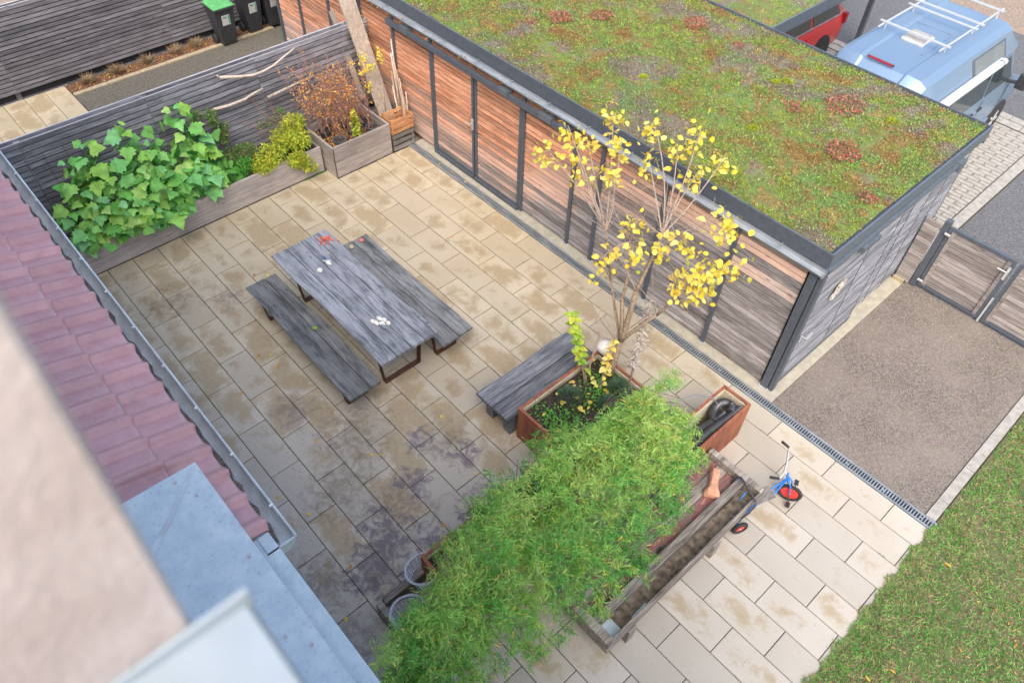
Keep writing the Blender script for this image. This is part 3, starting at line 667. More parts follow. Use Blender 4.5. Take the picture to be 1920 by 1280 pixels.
# trellis wires at left of fence A
tr = thing('wire_trellis', (-2.2, -5.4, 1), 'thin wire trellis fixed to the fence above the big-leaved plant', 'trellis')
q = B()
for y in (-5.75, -5.5, -5.2, -4.95): q.tube([(-2.21, y, .6), (-2.21, y - .03, 1.55)], .004, 4)
for z in (.8, 1.15, 1.5): q.tube([(-2.205, -5.9, z), (-2.205, -4.8, z + .02)], .003, 4)
q.obj('wire', 'dark_wire', tr)
for i, (pts, lab) in enumerate([([(-2.15, -2.68, 1.74), (-2.13, -2.4, 1.66), (-2.13, -2.13, 1.59), (-2.12, -1.96, 1.60), (-2.12, -1.75, 1.63), (-2.12, -1.54, 1.71), (-2.13, -1.3, 1.79)], 'longest pale bare branch hung high on the grey fence'),
               ([(-2.15, -2.97, 1.26), (-2.13, -2.65, 1.24), (-2.12, -2.37, 1.25), (-2.12, -2.21, 1.29), (-2.13, -2.02, 1.31)], 'short curved pale branch fixed on the fence above the herb bed'),
               ([(-2.12, -1.98, 1.13), (-2.12, -1.71, 1.15), (-2.12, -1.47, 1.17), (-2.12, -1.05, 1.2)], 'straight brown branch fixed low on the fence, running behind the rusty shrubs')]):
    q = B().tube(pts, [.026, .026, .022, .02, .018, .016, .014][:len(pts)], 7)
    if i == 0: q.tube([(-2.15, -2.68, 1.74), (-2.13, -2.72, 1.80)], .015, 6)
    setp(q.obj('dead_branch', 'pale_branch' if i < 2 else 'driftwood', None, smooth=True), lab, 'branch')

# gate
gy = 3.76
gt = thing('fence_panel', (7.08, 3.66, 0), 'short stub of slatted fence between the shed wall and the gate post', 'fence')
z = .05
while z < 1.2: ubox('slat', 'gate_wood', gt, 6.985, 3.655, z, 7.21, 3.678, z + .075); z += .084
boxp('post', 'gate_wood', gt, 6.985, 3.68, 0, 7.03, 3.72, 1.22); boxp('base_board', 'kerb_tan', gt, 6.975, 3.62, .006, 7.15, 3.65, .07)
for (x0, x1, lab) in ((7.32, 8.30, 'left gate leaf with grey slats in a dark steel frame, carrying the handle'), (8.345, 9.38, 'right gate leaf with grey slats in a dark steel frame, cut by the photo edge')):
    t = thing('gate', (x0, gy, 0), lab, 'gate')
    B().box(x0, gy - .025, .05, x1, gy + .025, .10).box(x0, gy - .025, 1.15, x1, gy + .025, 1.20).box(x0, gy - .025, .10, x0 + .05, gy + .025, 1.15).box(x1 - .05, gy - .025, .10, x1, gy + .025, 1.15).obj('frame', 'anthracite', t)
    z = .115
    while z < 1.1: ubox('slat', 'gate_wood', t, x0 + .06, gy - .012, z, x1 - .06, gy + .012, z + .07); z += .0795
    for x in (x0 + .055, x1 - .105): boxp('batten', 'gate_wood', t, x, gy - .032, .10, x + .05, gy - .014, 1.15)
    if x0 < 8:
        B().box(x1 - .05, gy - .05, .86, x1 - .012, gy - .028, 1.08).tube([(x1 - .03, gy - .04, 1.03), (x1 - .03, gy - .1, 1.03), (x1 - .16, gy - .1, 1.03)], .011, 6).obj('handle', 'alu', t)
        B().box(x1 + .003, gy - .04, .02, x1 + .03, gy - .01, .5).obj('bolt', 'alu', t)
t = thing('gate_post', (7.24, gy, 0), 'dark steel gate post next to the stub fence with hinges', 'post')
B().box(7.22, gy - .05, 0, 7.31, gy + .045, 1.28).obj('post', 'anthracite', t)
for z in (.18, 1.1): B().tube([(7.30, gy - .07, z), (7.38, gy - .07, z)], .02, 8).obj('hinge', 'alu', t)
t = thing('gate_post', (9.42, gy, 0), 'dark steel post at the right end of the gate beside the lawn', 'post')
B().box(9.39, gy - .05, 0, 9.48, gy + .045, 1.28).obj('post', 'anthracite', t)

# ================================================================ HOUSE
hs = thing('house', (6, -8, 0), 'near house with clay tile roof, zinc ledge, gutter and pale rendered window surround', 'house')
B().box(-1.6, -11, 0, 14, -7.2, 2.6).obj('lower_wall', 'render_wall', hs)
B().box(-1.6, -7.2, 0, 12., -6.55, 2.72).obj('bay_wall', 'render_wall', hs)
B().box(-1.6, -12, 3.5, 8.3, -7.9, 8.8).obj('upper_wall', 'render_wall', hs)
B().rings([[(8.655, -11, z), (8.655, y_, z), (8.645, y_ + .006, z), (8.2, y_ - .56, z), (8.2, -11, z)] for z, y_ in ((3.3, -6.846), (7.12, -6.843), (7.85, -6.800), (8.9, -6.800))]).obj('window_surround', 'render_wall', hs)
B().box(8.66, -7.6, 3.3, 10.3, -7.12, 7.1).obj('parapet_wall', 'render_wall', hs)
B().box(10.0, -11, 3.3, 12, -6.842, 8.9).obj('window_surround', 'render_wall', hs, bevel=.012)
# metal window sill with upturned end and drip nose
q = B(); q.rings([[(x, -7.05, 7.235), (x, -6.80, 7.215), (x, -6.768, 7.212), (x, -6.762, 7.17), (x, -6.77, 7.17), (x, -6.776, 7.204), (x, -7.05, 7.222)] for x in (8.658, 9.98)])
q.box(8.656, -7.05, 7.20, 8.664, -6.758, 7.245)
q.obj('window_sill', 'sill_metal', hs, bevel=.002)
# zinc ledge
ZL = 3.19
q = B(); q.raw([(5.34, -7.6, ZL + .05), (5.34, -6.425, ZL), (12, -6.425, ZL), (12, -7.6, ZL + .05), (5.34, -6.425, ZL - .14), (12, -6.425, ZL - .14), (5.34, -7.6, ZL - .14), (12, -7.6, ZL - .14)], [(0, 1, 2, 3), (1, 4, 5, 2), (0, 6, 4, 1), (2, 5, 7, 3)])
zl = q.obj('zinc_ledge', 'zinc_sheet', hs)
B().box(6.02, -6.424, 2.74, 12, -6.275, 2.86).obj('zinc_ledge', 'zinc_sheet', hs)
B().beam((5.38, -6.46, ZL + .002), (5.68, -6.78, ZL + .016), .035, .012).beam((5.68, -6.78, ZL + .0155), (6.05, -7.25, ZL + .035), .042, .013).obj('soldered_seam', 'zinc', zl)
for (x, y) in ((5.42, -6.62), (5.62, -6.55), (5.75, -6.85), (6.3, -6.5), (6.6, -6.75), (7.1, -6.5), (6.95, -6.6)): B().tube([(x, y, ZL + .005), (x, y, ZL + .024)], .012, 8).obj('rivet_cap', 'alu', zl)
# clay tiles
th = math.radians(21); TW, TC = .292, .385
def tilemesh():
    nu, nv = 28, 2; q = B(); 
    def prof(u):  # u 0..1 across
        a = .058 * math.exp(-((u - .92) / (.25 if u < .92 else .085)) ** 2)
        return a
    R_ = []
    for v, dz in ((0, -.008), (.006, 0), (.03, .003), (TC + .05, -.044)):
        top = [(u * TW, -v, prof(u) + .018 + dz) for u in np.linspace(0, 1.10, nu)]
        bot = [(x, y, z - .020) for x, y, z in reversed(top)]
        R_.append(top + bot)
    q.rings(R_); me = D.meshes.new('roof_tile'); me.from_pydata(q.v, [], q.f); me.materials.append(M['roof_clay']); me.polygons.foreach_set('use_smooth', [True] * len(me.polygons)); me.update()
    me.set_sharp_from_angle(angle=math.radians(62))
    return me
TM = tilemesh()
for c in range(7):
    i0 = -9
    for i in range(i0, 16):
        x = 1.60 + i * TW + 0
        if c == 0 and x > 5.85: continue
        if c >= 1 and x > 5.24: continue
        yy = -6.262 - c * TC * math.cos(th); zz = 2.845 + c * TC * math.sin(th)
        part('roof_tile', TM, hs, (x, yy, zz + .0), (-th, 0, 0))
B().raw([(-1.6, -6.30, 2.82), (5.25, -6.30, 2.82), (5.25, -9.2, 2.82 + 2.9 * math.tan(th)), (-1.6, -9.2, 2.82 + 2.9 * math.tan(th))], [(0, 1, 2, 3)]).obj('roof_underlay', 'inner_dark', hs)
B().box(5.75, -6.42, 2.70, 6.05, -6.29, 2.835).obj('end_cap', 'zinc_sheet', hs)
# house gutter
gy0, gz = -6.255, 2.86; gr = .118
q = B(); n = 12; R_ = []
for x in (-2.0, 6.19):
    R_.append([(x, gy0 + gr * math.cos(PI * k / n), gz - gr * math.sin(PI * k / n)) for k in range(n + 1)] + [(x, gy0 - (gr - .004) * math.cos(PI * k / n), gz - (gr - .004) * math.sin(PI * k / n)) for k in range(n + 1)])
q.rings(R_); q.tube([(-2.0, gy0 + gr + .004, gz + .002), (6.19, gy0 + gr + .004, gz + .002)], .011, 8)
q.rings([[(x, gy0 + gr * math.cos(PI * k / n), gz - gr * math.sin(PI * k / n)) for k in range(n + 1)] for x in (6.18, 6.194)])
hg = q.obj('rain_gutter', 'zinc', hs)
q = B()
for x in np.arange(-1.6, 6.2, .62): q.tube([(x, gy0 + gr + .012, gz + .006), (x, gy0 + gr - .02, gz + .002)], .014, 6)
q.obj('gutter_joint', 'zinc', hg)
q = B(); X = np.linspace(-2, 6.1, 90)
v = []
for x in X: v += [(x, gy0 - .075, gz - .085 + random.uniform(0, .01)), (x, gy0 + .03 + random.uniform(-.018, .018), gz - .088 + random.uniform(-.006, .004))]
q.raw(v, [(2 * i, 2 * i + 2, 2 * i + 3, 2 * i + 1) for i in range(89)]); q.obj('gutter_sludge', 'debris', hg)
n = 2600
leaves('gutter_litter', 'litter', hg, np.c_[RNG.uniform(-1.9, 6.1, n), gy0 + RNG.normal(-.01, .03, n), np.full(n, gz - .082)], rdir(n) * (1, 1, .2), np.tile((0, 0, 1.), (n, 1)), .012, .006, T_BLADE)

# ================================================================ TABLE SET
def live_edge_top(name, mat, parent, x0, x1, ybounds, z, th, wob, seedo=0):
    rg = random.Random(seedo)
    n = len(ybounds) - 1
    for i in range(n):
        ya, yb = ybounds[i] + .0045, ybounds[i + 1] - .0045
        xs = np.linspace(x0 + rg.uniform(-.01, .01), x1 + rg.uniform(-.01, .01), 22); ph = rg.uniform(0, 6)
        R_ = []
        for x in xs:
            wa = wob * (math.sin(x * 2.1 + ph) * .6 + math.sin(x * 5.3 + ph) * .3) if i == 0 else 0
            wb = wob * (math.sin(x * 2.6 + ph + 2) * .6 + math.sin(x * 6.1) * .3) if i == n - 1 else 0
            a, b = ya + wa, yb + wb; ba = .012 if i == 0 else .002; bb = .012 if i == n - 1 else .002
            R_.append([(x, a + ba, z - th), (x, a, z - .012), (x, a + ba * .6, z), (x, b - bb * .6, z), (x, b, z - .012), (x, b - bb, z - th)])
        B().rings(R_).obj(name, mat, parent)
def frame_leg(parent, x, y0, y1, z, w=.08, th=.012, splay=.06):
    q = B()
    q.beam((x, y0, 0), (x, y0 - .0 + splay * 0, 0), w, th) if False else None
    a, b = (x, y0 + splay, .008), (x, y1 - splay, .008)
    q.box(x - w / 2, y0 + splay, .002, x + w / 2, y1 - splay, .002 + th)
    for (yb, yt) in ((y0 + splay, y0), (y1 - splay, y1)):
        q.raw([(x - w / 2, yb - th / 2, .004), (x + w / 2, yb - th / 2, .004), (x + w / 2, yb + th / 2, .004), (x - w / 2, yb + th / 2, .004), (x - w / 2, yt - th / 2, z), (x + w / 2, yt - th / 2, z), (x + w / 2, yt + th / 2, z), (x - w / 2, yt + th / 2, z)],
              [(3, 2, 1, 0), (4, 5, 6, 7), (0, 1, 5, 4), (1, 2, 6, 5), (2, 3, 7, 6), (3, 0, 4, 7)])
    q.box(x - w / 2, y0, z - th, x + w / 2, y1, z - .002)
    q.obj('leg', 'corten_dark', parent)
tb = thing('garden_table', (2.36, -3.36, 0), 'weathered grey plank dining table with wavy edges on rusty steel frames', 'table')
live_edge_top('plank', 'table_wood', tb, 1.01, 3.70, [-3.83, -3.585, -3.345, -3.14, -2.925], .75, .045, .022, 3)
frame_leg(tb, 1.38, -3.72, -3.02, .705); frame_leg(tb, 3.42, -3.72, -3.02, .705)
bn = thing('garden_bench', (2.35, -4.1, 0), 'weathered grey plank bench on the gutter side of the table, green leaf on it', 'bench', 'plank benches beside the table')
live_edge_top('plank', 'seat_wood', bn, 1.03, 3.68, [-4.345, -4.03, -3.84], .45, .04, .02, 5)
frame_leg(bn, 1.37, -4.29, -3.90, .41, .07, .01, .04); frame_leg(bn, 3.38, -4.29, -3.90, .41, .07, .01, .04)
bn = thing('garden_bench', (2.45, -2.65, 0), 'weathered grey plank bench on the shed side of the table, two pebbles on it', 'bench', 'plank benches beside the table')
live_edge_top('plank', 'seat_wood', bn, 1.17, 3.75, [-2.90, -2.605, -2.345], .45, .04, .012, 9)
frame_leg(bn, 1.5, -2.86, -2.44, .41, .07, .01, .04); frame_leg(bn, 3.48, -2.86, -2.44, .41, .07, .01, .04)
def pebble(loc, r, mat, lab, seed, group=None, cat='stone', rough=.18):
    setp(B().rock(loc, r, seed, 2, rough).obj('stone', mat, None, smooth=True), lab, cat, group)
for k, (x, y, rx, ry, mat) in enumerate([(3.05, -3.48, .055, .035, 'pale_stone'), (3.02, -3.40, .05, .035, 'pale_stone'), (3.08, -3.37, .038, .03, 'pale_stone'), (3.12, -3.43, .06, .035, 'pale_stone'), (3.16, -3.36, .035, .03, 'pale_stone'), (3.0, -3.50, .045, .03, 'pale_stone'), (3.17, -3.44, .055, .028, 'grey_stone')]):
    pebble((x + .02, y + .02, .75 + .022), (rx, ry, .025), mat, 'white pebble in the little heap at the near end of the table' if mat == 'pale_stone' else 'bluish grey pebble at the edge of the white pebble heap', k + 1, 'pebbles heaped on the table' if mat == 'pale_stone' else None)
pebble((1.735, -3.475, .776), (.045, .04, .03), 'pale_stone', 'single round white rough stone lying alone on the table', 30)
pebble((1.67, -3.29, .765), (.06, .03, .018), 'pale_stone', 'flat oval white stone beside the blue chalk on the table', 31)
setp(B().tube([(1.58, -3.33, .762), (1.66, -3.24, .762)], .01, 7).obj('chalk_stick', 'mint_chalk', None), 'pale blue chalk stick behind the flat white stone on the table', 'chalk', 'chalk sticks on the table')
setp(B().tube([(1.50, -3.27, .762), (1.57, -3.27, .762)], .008, 7).obj('chalk_stick', 'blue_paint', None), 'small darker blue chalk stick lying across on the table', 'chalk', 'chalk sticks on the table')
pebble((1.28, -2.50, .478), (.045, .04, .028), 'red_stone', 'round reddish pebble at the far end of the shed-side bench', 33)
pebble((1.31, -2.70, .476), (.038, .034, .026), 'tan_stone', 'round tan pebble on the shed-side bench next to the table', 34)
bs_ = thing('berry_bunch', (1.24, -3.06, .75), 'bunch of bright red orange berries lying on the far end of the table', 'berries')
for k in range(34): B().rock((1.24 + random.gauss(0, .055), -3.06 + random.gauss(0, .05), .765 + random.random() * .015), (.013, .013, .013), k, 1, .02).obj('berry', 'berry', bs_, smooth=True)

# third bench
b3 = thing('plank_bench', (4.95, -2.3, 0), 'low dark weathered plank bench standing against the rusty planter', 'bench')
for (a, b_) in ((4.65, 4.945), (4.955, 5.235)):
    R_ = []
    for y in np.linspace(-3.05 + random.uniform(-.01, .01), -1.42, 16):
        w1 = .012 * math.sin(y * 5 + a * 7) if a < 4.7 else 0
        R_.append([(a + w1, y, .395), (a + w1, y, .44), (a + .006 + w1, y, .45), (b_ - .006, y, .45), (b_, y, .44), (b_, y, .395)])
    B().rings(R_).obj('plank', 'bench_wood', b3)
for y in (-2.9, -1.7): boxp('leg_block', 'bench_wood', b3, 4.72, y - .05, 0, 4.85, y + .05, .395); boxp('leg_block', 'bench_wood', b3, 5.06, y - .05, 0, 5.19, y + .05, .395)
B().box(4.7, -2.86, .3, 5.2, -2.80, .395).obj('crossbar', 'bench_wood', b3)

# ================================================================ PLANTERS
def corten(name, lab, x0, y0, x1, y1, h, zf, soil='soil', rim=.035, cat='planter'):
    t = thing(name, ((x0 + x1) / 2, (y0 + y1) / 2, 0), lab, cat)
    th = .012
    q = B().box(x0, y0, 0, x0 + th, y1, h).box(x1 - th, y0, 0, x1, y1, h).box(x0 + th, y0, 0, x1 - th, y0 + th, h).box(x0 + th, y1 - th, 0, x1 - th, y1, h)
    q.box(x0 - .001, y0 - .001, h, x1 + .001, y0 + rim, h + .006).box(x0 - .001, y1 - rim, h, x1 + .001, y1 + .001, h + .006).box(x0 - .001, y0 + rim, h, x0 + rim, y1 - rim, h + .006).box(x1 - rim, y0 + rim, h, x1 + .001, y1 - rim, h + .006)
    q.obj('steel_box', 'corten', t)
    l = .03; B().box(x0 + th, y0 + th, .02, x0 + th + l, y1 - th, h - .04).box(x1 - th - l, y0 + th, .02, x1 - th, y1 - th, h - .04).box(x0 + th + l, y0 + th, .02, x1 - th - l, y0 + th + l, h - .04).box(x0 + th + l, y1 - th - l, .02, x1 - th - l, y1 - th, h - .04).obj('liner', 'fibre_liner', t)
    if soil: boxp('soil', soil, t, x0 + th + .031, y0 + th + .031, .02, x1 - th - .031, y1 - th - .031, zf)
    return t
c1 = corten('corten_planter', 'large square rusty steel planter holding the yellow tree and herbs', 5.27, -2.9, 6.3, -1.46, .62, .52)
c2 = corten('corten_planter', 'rusty steel planter hidden under the bamboo, next to the basket', 6.02, -5.0, 6.75, -3.2, .62, .54)
c3 = corten('corten_planter', 'narrow rusty steel planter by the drain with black ribbed hose inside', 6.76, -1.82, 7.17, -.70, .68, .2)
# ribbed hose in narrow planter
hz = thing('ribbed_hose', (6.97, -1.2, .4), 'coil of black ribbed drainage hose lying inside the narrow rusty planter', 'hose')
q = B()
rp = lambda n, r: [r + .007 * (i % 2) for i in range(n)]
q.tube([(7.075 - .02 * math.sin(t * 5), -1.74 + .95 * t, .56 + .03 * t) for t in np.linspace(0, 1, 90)], rp(90, .052), 14)
q.tube([(6.95 - .03 * math.sin(t * 5), -1.74 + .8 * t, .48 + .02 * t) for t in np.linspace(0, 1, 80)], rp(80, .052), 14)
q.tube([(6.96 + .085 * math.cos(a), -.96 + .16 * math.sin(a), .58 + .02 * math.cos(2 * a)) for a in np.linspace(.2, 5.2, 70)], rp(70, .048), 14)
q.obj('hose', 'hose_black', hz)
setp(B().tube([(6.95, -.98, .60), (6.8, -1.0, .70), (6.62, -1.15, .72), (6.5, -1.4, .66), (6.44, -1.7, .55)], .009, 6).obj('water_pipe', 'steel_grey', None, smooth=True), 'thin grey irrigation pipe arching from the narrow planter into the bamboo', 'pipe')

# raised beds by the fence
def woodbed(lab, x0, y0, x1, y1, h, n, sz, name='raised_bed'):
    t = thing(name, ((x0 + x1) / 2, (y0 + y1) / 2, 0), lab, 'planter'); th = .04; bh = h / n
    for k in range(n):
        a, b_ = k * bh + .003, (k + 1) * bh - .002
        boxp('board', 'planter_wood', t, x1 - th, y0 + .001, a, x1, y1 - .001, b_, bevel=.003); boxp('board', 'planter_wood', t, x0, y0 + .001, a, x0 + th, y1 - .001, b_, bevel=.003)
        boxp('board', 'planter_wood_x', t, x0 + th, y0, a, x1 - th - .001, y0 + th, b_, bevel=.003); boxp('board', 'planter_wood_x', t, x0 + th, y1 - th, a, x1 - th - .001, y1, b_, bevel=.003)
    boxp('soil', 'soil', t, x0 + th + .001, y0 + th + .001, .02, x1 - th - .001, y1 - th - .001, sz)
    B().box(x1 + .001, y1 - .028, .0, x1 + .008, y1 - .003, h).obj('corner_strip', 'corten_dark', t) if False else None
    return t
bedL = woodbed('long low wooden raised bed along the fence with green plants', -1.75, -7.0, -1.17, -1.66, .50, 2, .44)
bedT = woodbed('taller square wooden raised bed full of rusty shrubs in pots', -1.72, -1.62, -.83, -.42, .61, 2, .47)
B().box(-.829, -1.617, 0.0, -.822, -1.602, .60).obj('corner_strip', 'corten_dark', bedT)
# pots
for k, (x, y) in enumerate([(-1.0, -.68), (-1.25, -.72), (-1.1, -.98), (-1.45, -1.0), (-1.02, -1.35), (-1.4, -1.4)]):
    t = thing('plant_pot', (x, y, .47), ['blue-grey rimmed plastic pot in the raised bed corner nearest the crates', 'dark plastic pot in the raised bed just behind the corner pot by the crates', 'blue-grey rimmed plastic pot in the middle of the front board of the tall bed', 'dark plastic pot at the back of the tall bed towards the leaning plank', 'blue-grey rimmed plastic pot behind the front corner post of the tall bed', 'dark plastic pot at the back of the tall bed beside the peony foliage'][k], 'pot', 'plastic pots in the tall raised bed')
    q = B(); R_ = [[(x + r_ * math.cos(a), y + r_ * math.sin(a), z) for a in np.linspace(0, 2 * PI, 17)[:-1]] for r_, z in ((.085, .475), (.108, .585), (.118, .59), (.118, .60), (.103, .60), (.10, .56))]
    q.rings(R_, True, False).obj('pot', 'steel_grey' if k % 2 == 0 else 'black_plastic', t, smooth=False)
    B().rings([[(x + r_ * math.cos(a), y + r_ * math.sin(a), z) for a in np.linspace(0, 2 * PI, 17)[:-1]] for r_, z in ((.10, .555), (.09, .56))]).obj('pot_soil', 'soil', t)

# crates
def crate(lab, x0, y0, z0, x1, y1, z1, mat, n=3):
    t = thing('wooden_crate', ((x0 + x1) / 2, (y0 + y1) / 2, z0), lab, 'crate'); th = .012
    H = (z1 - z0) / n
    for k in range(n):
        a, b_ = z0 + k * H + .012, z0 + (k + 1) * H - .026
        for (u, v_) in ((x0, x0 + th), (x1 - th, x1)): ubox('slat', mat, t, u, y0, a, v_, y1, b_)
        for (u, v_) in ((y0 + .001, y0 + th), (y1 - th, y1 - .001)): ubox('slat', mat, t, x0 + th + .001, u, a, x1 - th - .001, v_, b_)
    for (x, y) in ((x0 + th, y0 + th), (x1 - th - .03, y0 + th), (x0 + th, y1 - th - .03), (x1 - th - .03, y1 - th - .03)): ubox('corner_post', mat, t, x + .001, y + .001, z0, x + .03, y + .03, z1 - .003)
    for k in range(4): ubox('floor_slat', mat, t, x0 + .015 + k * (x1 - x0 - .04) / 4, y0 + .015, z0 + .002, x0 + .015 + (k + .8) * (x1 - x0 - .04) / 4, y1 - .015, z0 + .012)
    return t
crate('old grey wooden crate on the paving under the orange one', -1.12, -.38, 0.002, -.82, .085, .36, 'crate_old')
crate('new orange wooden slatted crate stacked on the grey crate', -1.13, -.40, .362, -.80, .08, .66, 'crate_new')
# leaning planks and sticks
def leanplank(lab, p, q_, w, th, mat='plank_wood', up=(1, 0, 0)):
    o = B().beam(p, q_, w, th, up).obj('wooden_plank', mat, None, bevel=.004); setp(o, lab, 'plank')
leanplank('long broad grey plank leaning up against the fence and shed corner', (-1.20, -.12, .02), (-2.75, .02, 2.75), .30, .045, up=(.9, .0, .4))
leanplank('narrower tan plank leaning beside the long broad plank on the fence', (-1.9, -.26, .55), (-2.62, -.22, 1.93), .11, .04, up=(.9, 0, .4))
sg = 'sticks leaning in the corner behind the crates'
for k in range(12):
    x = -1.28 + .028 * k + random.uniform(-.03, .03); y = .02 + random.random() * .14; h = [1.75, 1.5, 1.2, 1.55, 1.1, 1.3, .95, 1.25, 1.45, 1.0, 1.15, .9][k]
    pts = [(x, y, .02), (x - .05 + random.uniform(-.04, .03), y + random.uniform(-.03, .03), h * .55), (x - .14 + random.uniform(-.08, .08), min(.2, y + .03), h)]
    setp(B().tube(pts, [.02, .017, .013], 6).obj('wooden_stick', 'stick_wood' if k % 3 else 'pale_branch', None, smooth=True), 'thin bare brown stick leaning behind the crates' if k % 3 else 'thin pale bare stick leaning behind the crates', 'stick', sg + ('' if k % 3 else ', pale'))

# ================================================================ BINS
def binobj(x, y, lab, lid, s=1.):
    # x front face, y centre. front faces +X
    t = thing('wheelie_bin', (x - .25, y, 0), lab, 'bin')
    H = .84 * s; w0, w1, d0, d1 = .135, .215, .30, .47
    R_ = []
    for f in (0, .06, .5, .92, 1):
        w = w0 + (w1 - w0) * min(1, .25 + f); d = d0 + (d1 - d0) * f; 
        R_.append([(x, y - w, .02 + f * (H - .02)), (x, y + w, .02 + f * (H - .02)), (x - d, y + w, .02 + f * (H - .02)), (x - d, y - w, .02 + f * (H - .02))])
    for i, f in enumerate((0, .06, .5, .92, 1)):
        dx = .10 * f; R_[i] = [(a + dx, b, c) for a, b, c in R_[i]]
    B().rings(R_).obj('body', 'black_plastic', t, bevel=.02)
    boxp('rim', 'black_plastic', t, x - .39, y - .235, H - .05, x + .125, y + .235, H, bevel=.01)
    q = B(); q.rings([[(x + .13, y - .24, H + .002), (x + .13, y + .24, H + .002), (x - .37, y + .24, H + .002), (x - .37, y - .24, H + .002)], [(x + .12, y - .23, H + .03), (x + .12, y + .23, H + .03), (x - .36, y + .23, H + .05), (x - .36, y - .23, H + .05)], [(x + .07, y - .17, H + .045), (x + .07, y + .17, H + .045), (x - .32, y + .17, H + .075), (x - .32, y - .17, H + .075)]])
    q.obj('lid', lid, t, bevel=.012)
    for sgn in (-1, 1):
        yy = y + sgn * .21; wq = B(); wq.tube([(x - .26, yy - .025, .10), (x - .26, yy + .025, .10)], .10, 18).tube([(x - .26, yy - .028, .10), (x - .26, yy + .028, .10)], .045, 12)
        wq.obj('wheel', 'black_rubber', t)
    # sticker on the sloping front
    def fr(z): return x + .10 * (z - .02) / (H - .02) + .002
    z0, z1 = .46, .68
    def panel(b, ya, yb, za, zb, e): b.raw([(fr(za) + e, ya, za), (fr(za) + e, yb, za), (fr(zb) + e, yb, zb), (fr(zb) + e, ya, zb), (fr(za) + e - .002, ya, za), (fr(za) + e - .002, yb, za), (fr(zb) + e - .002, yb, zb), (fr(zb) + e - .002, ya, zb)], [(0, 1, 2, 3), (7, 6, 5, 4), (0, 4, 5, 1), (1, 5, 6, 2), (2, 6, 7, 3), (3, 7, 4, 0)])
    b = B(); panel(b, y - .09, y + .09, z0, z1, .004); st = b.obj('sticker', 'white_paint', t)
    b = B(); panel(b, y + .055, y + .08, z0 + .02, z1 - .01, .007); b.obj('green_stripe', 'green_print', st)
    b = B(); panel(b, y - .08, y + .04, z1 - .085, z1 - .078, .007); b.obj('orange_line', 'orange_print', st)
    b = B(); panel(b, y - .07, y + .03, z1 - .055, z1 - .03, .007); panel(b, y - .03, y - .01, z1 - .075, z1 - .055, .007); b.obj('emblem', 'green_print', st)
    b = B()
    for k in range(5): panel(b, y - .06, y + .03, z0 + .02 + k * .018, z0 + .026 + k * .018, .007)
    b.obj('text_line', 'grey_print', st)
    q = B(); q.box(x + .02, y - .12, .15, x + .025, y + .12, .155)
binobj(-6.27, -.73, 'black wheelie bin with green lid, nearest of the three', 'green_plastic')
binobj(-6.42, -.02, 'black wheelie bin in the middle of the three bins', 'black_plastic', 1.05)
binobj(-6.40, .48, 'black wheelie bin standing next to the downpipe', 'black_plastic', 1.05)

# ================================================================ TROUGH BENCH
tg = thing('trough_table', (7.6, -2.8, 0), 'old weathered wooden trough with peeling red boards under the bamboo', 'trough')
boxp('end_board', 'trough_wood', tg, 7.20, -4.15, .30, 7.98, -4.05, .52, bevel=.008)
boxp('end_board', 'trough_wood', tg, 7.20, -1.54, .30, 7.96, -1.46, .52, bevel=.008)
boxp('outer_board', 'trough_wood', tg, 7.945, -4.049, .28, 7.975, -1.541, .51, bevel=.005)
boxp('middle_beam', 'trough_wood', tg, 7.66, -4.045, .38, 7.755, -1.545, .49, bevel=.008)
boxp('channel_floor', 'channel_dark', tg, 7.757, -4.045, .30, 7.943, -1.545, .335)
boxp('inner_board', 'trough_wood', tg, 7.20, -4.045, .28, 7.225, -1.545, .48, bevel=.005)
M2 = N('peeling_red'); _p = M2.pos(); _a = M2.noise(M2.mulv(_p, (9, 2.2, 9)), 1.5, 7, .7, .5)
_c = M2.ramp(_a, (.36, (.05, .035, .03)), (.46, (.20, .15, .13)), (.54, (.22, .07, .07)), (.62, (.27, .11, .10)), (.72, (.40, .30, .27)))
M['peeling_red'] = M2.out(_c, .8, 0, _a, .6, .006)
for k, (a, b_) in enumerate(((7.228, 7.37), (7.376, 7.51), (7.516, 7.655))): boxp('deck_board', 'peeling_red' if k != 1 else 'trough_wood', tg, a, -4.04, .40 - .01 * k, b_, -1.55, .43 - .01 * k, bevel=.004)
for (x, y) in ((7.95, -2.30), (7.95, -3.75), (7.26, -2.3), (7.26, -3.75)): boxp('foot', 'trough_wood', tg, x - .05, y - .06, 0, x + .05, y + .06, .29)
boxp('metal_insert', 'zinc_sheet', tg, 7.757, -4.045, .336, 7.94, -3.86, .345)
ax_ = Vector((-.50, .866, 0)); bx_ = Vector((.866, .5, 0)); c0 = Vector((7.60, -1.98, .425)); R_ = []
for (t_, w, h) in ((0, .088, .07), (.015, .095, .10), (.06, .09, .115), (.14, .058, .10), (.22, .052, .11), (.30, .062, .12), (.36, .055, .11), (.375, .045, .08)):
    p_ = c0 + ax_ * t_; R_.append([tuple(p_ + bx_ * (w * a) + Vector((0, 0, h * b))) for a, b in ((-1, 0), (1, 0), (1.02, .5), (.72, .95), (-.6, 1.), (-1, .6))])
setp(B().rings(R_).obj('sandstone_block', 'sandstone', None, bevel=.008), 'orange sandstone block resting on the trough end beside the tricycle', 'stone')
setp(B().tube([(7.93, -3.72, .42), (7.925, -3.5, .43)], .012, 6).obj('tube_piece', 'mint_chalk', None), 'pale blue plastic tube lying in the trough channel', 'tube')

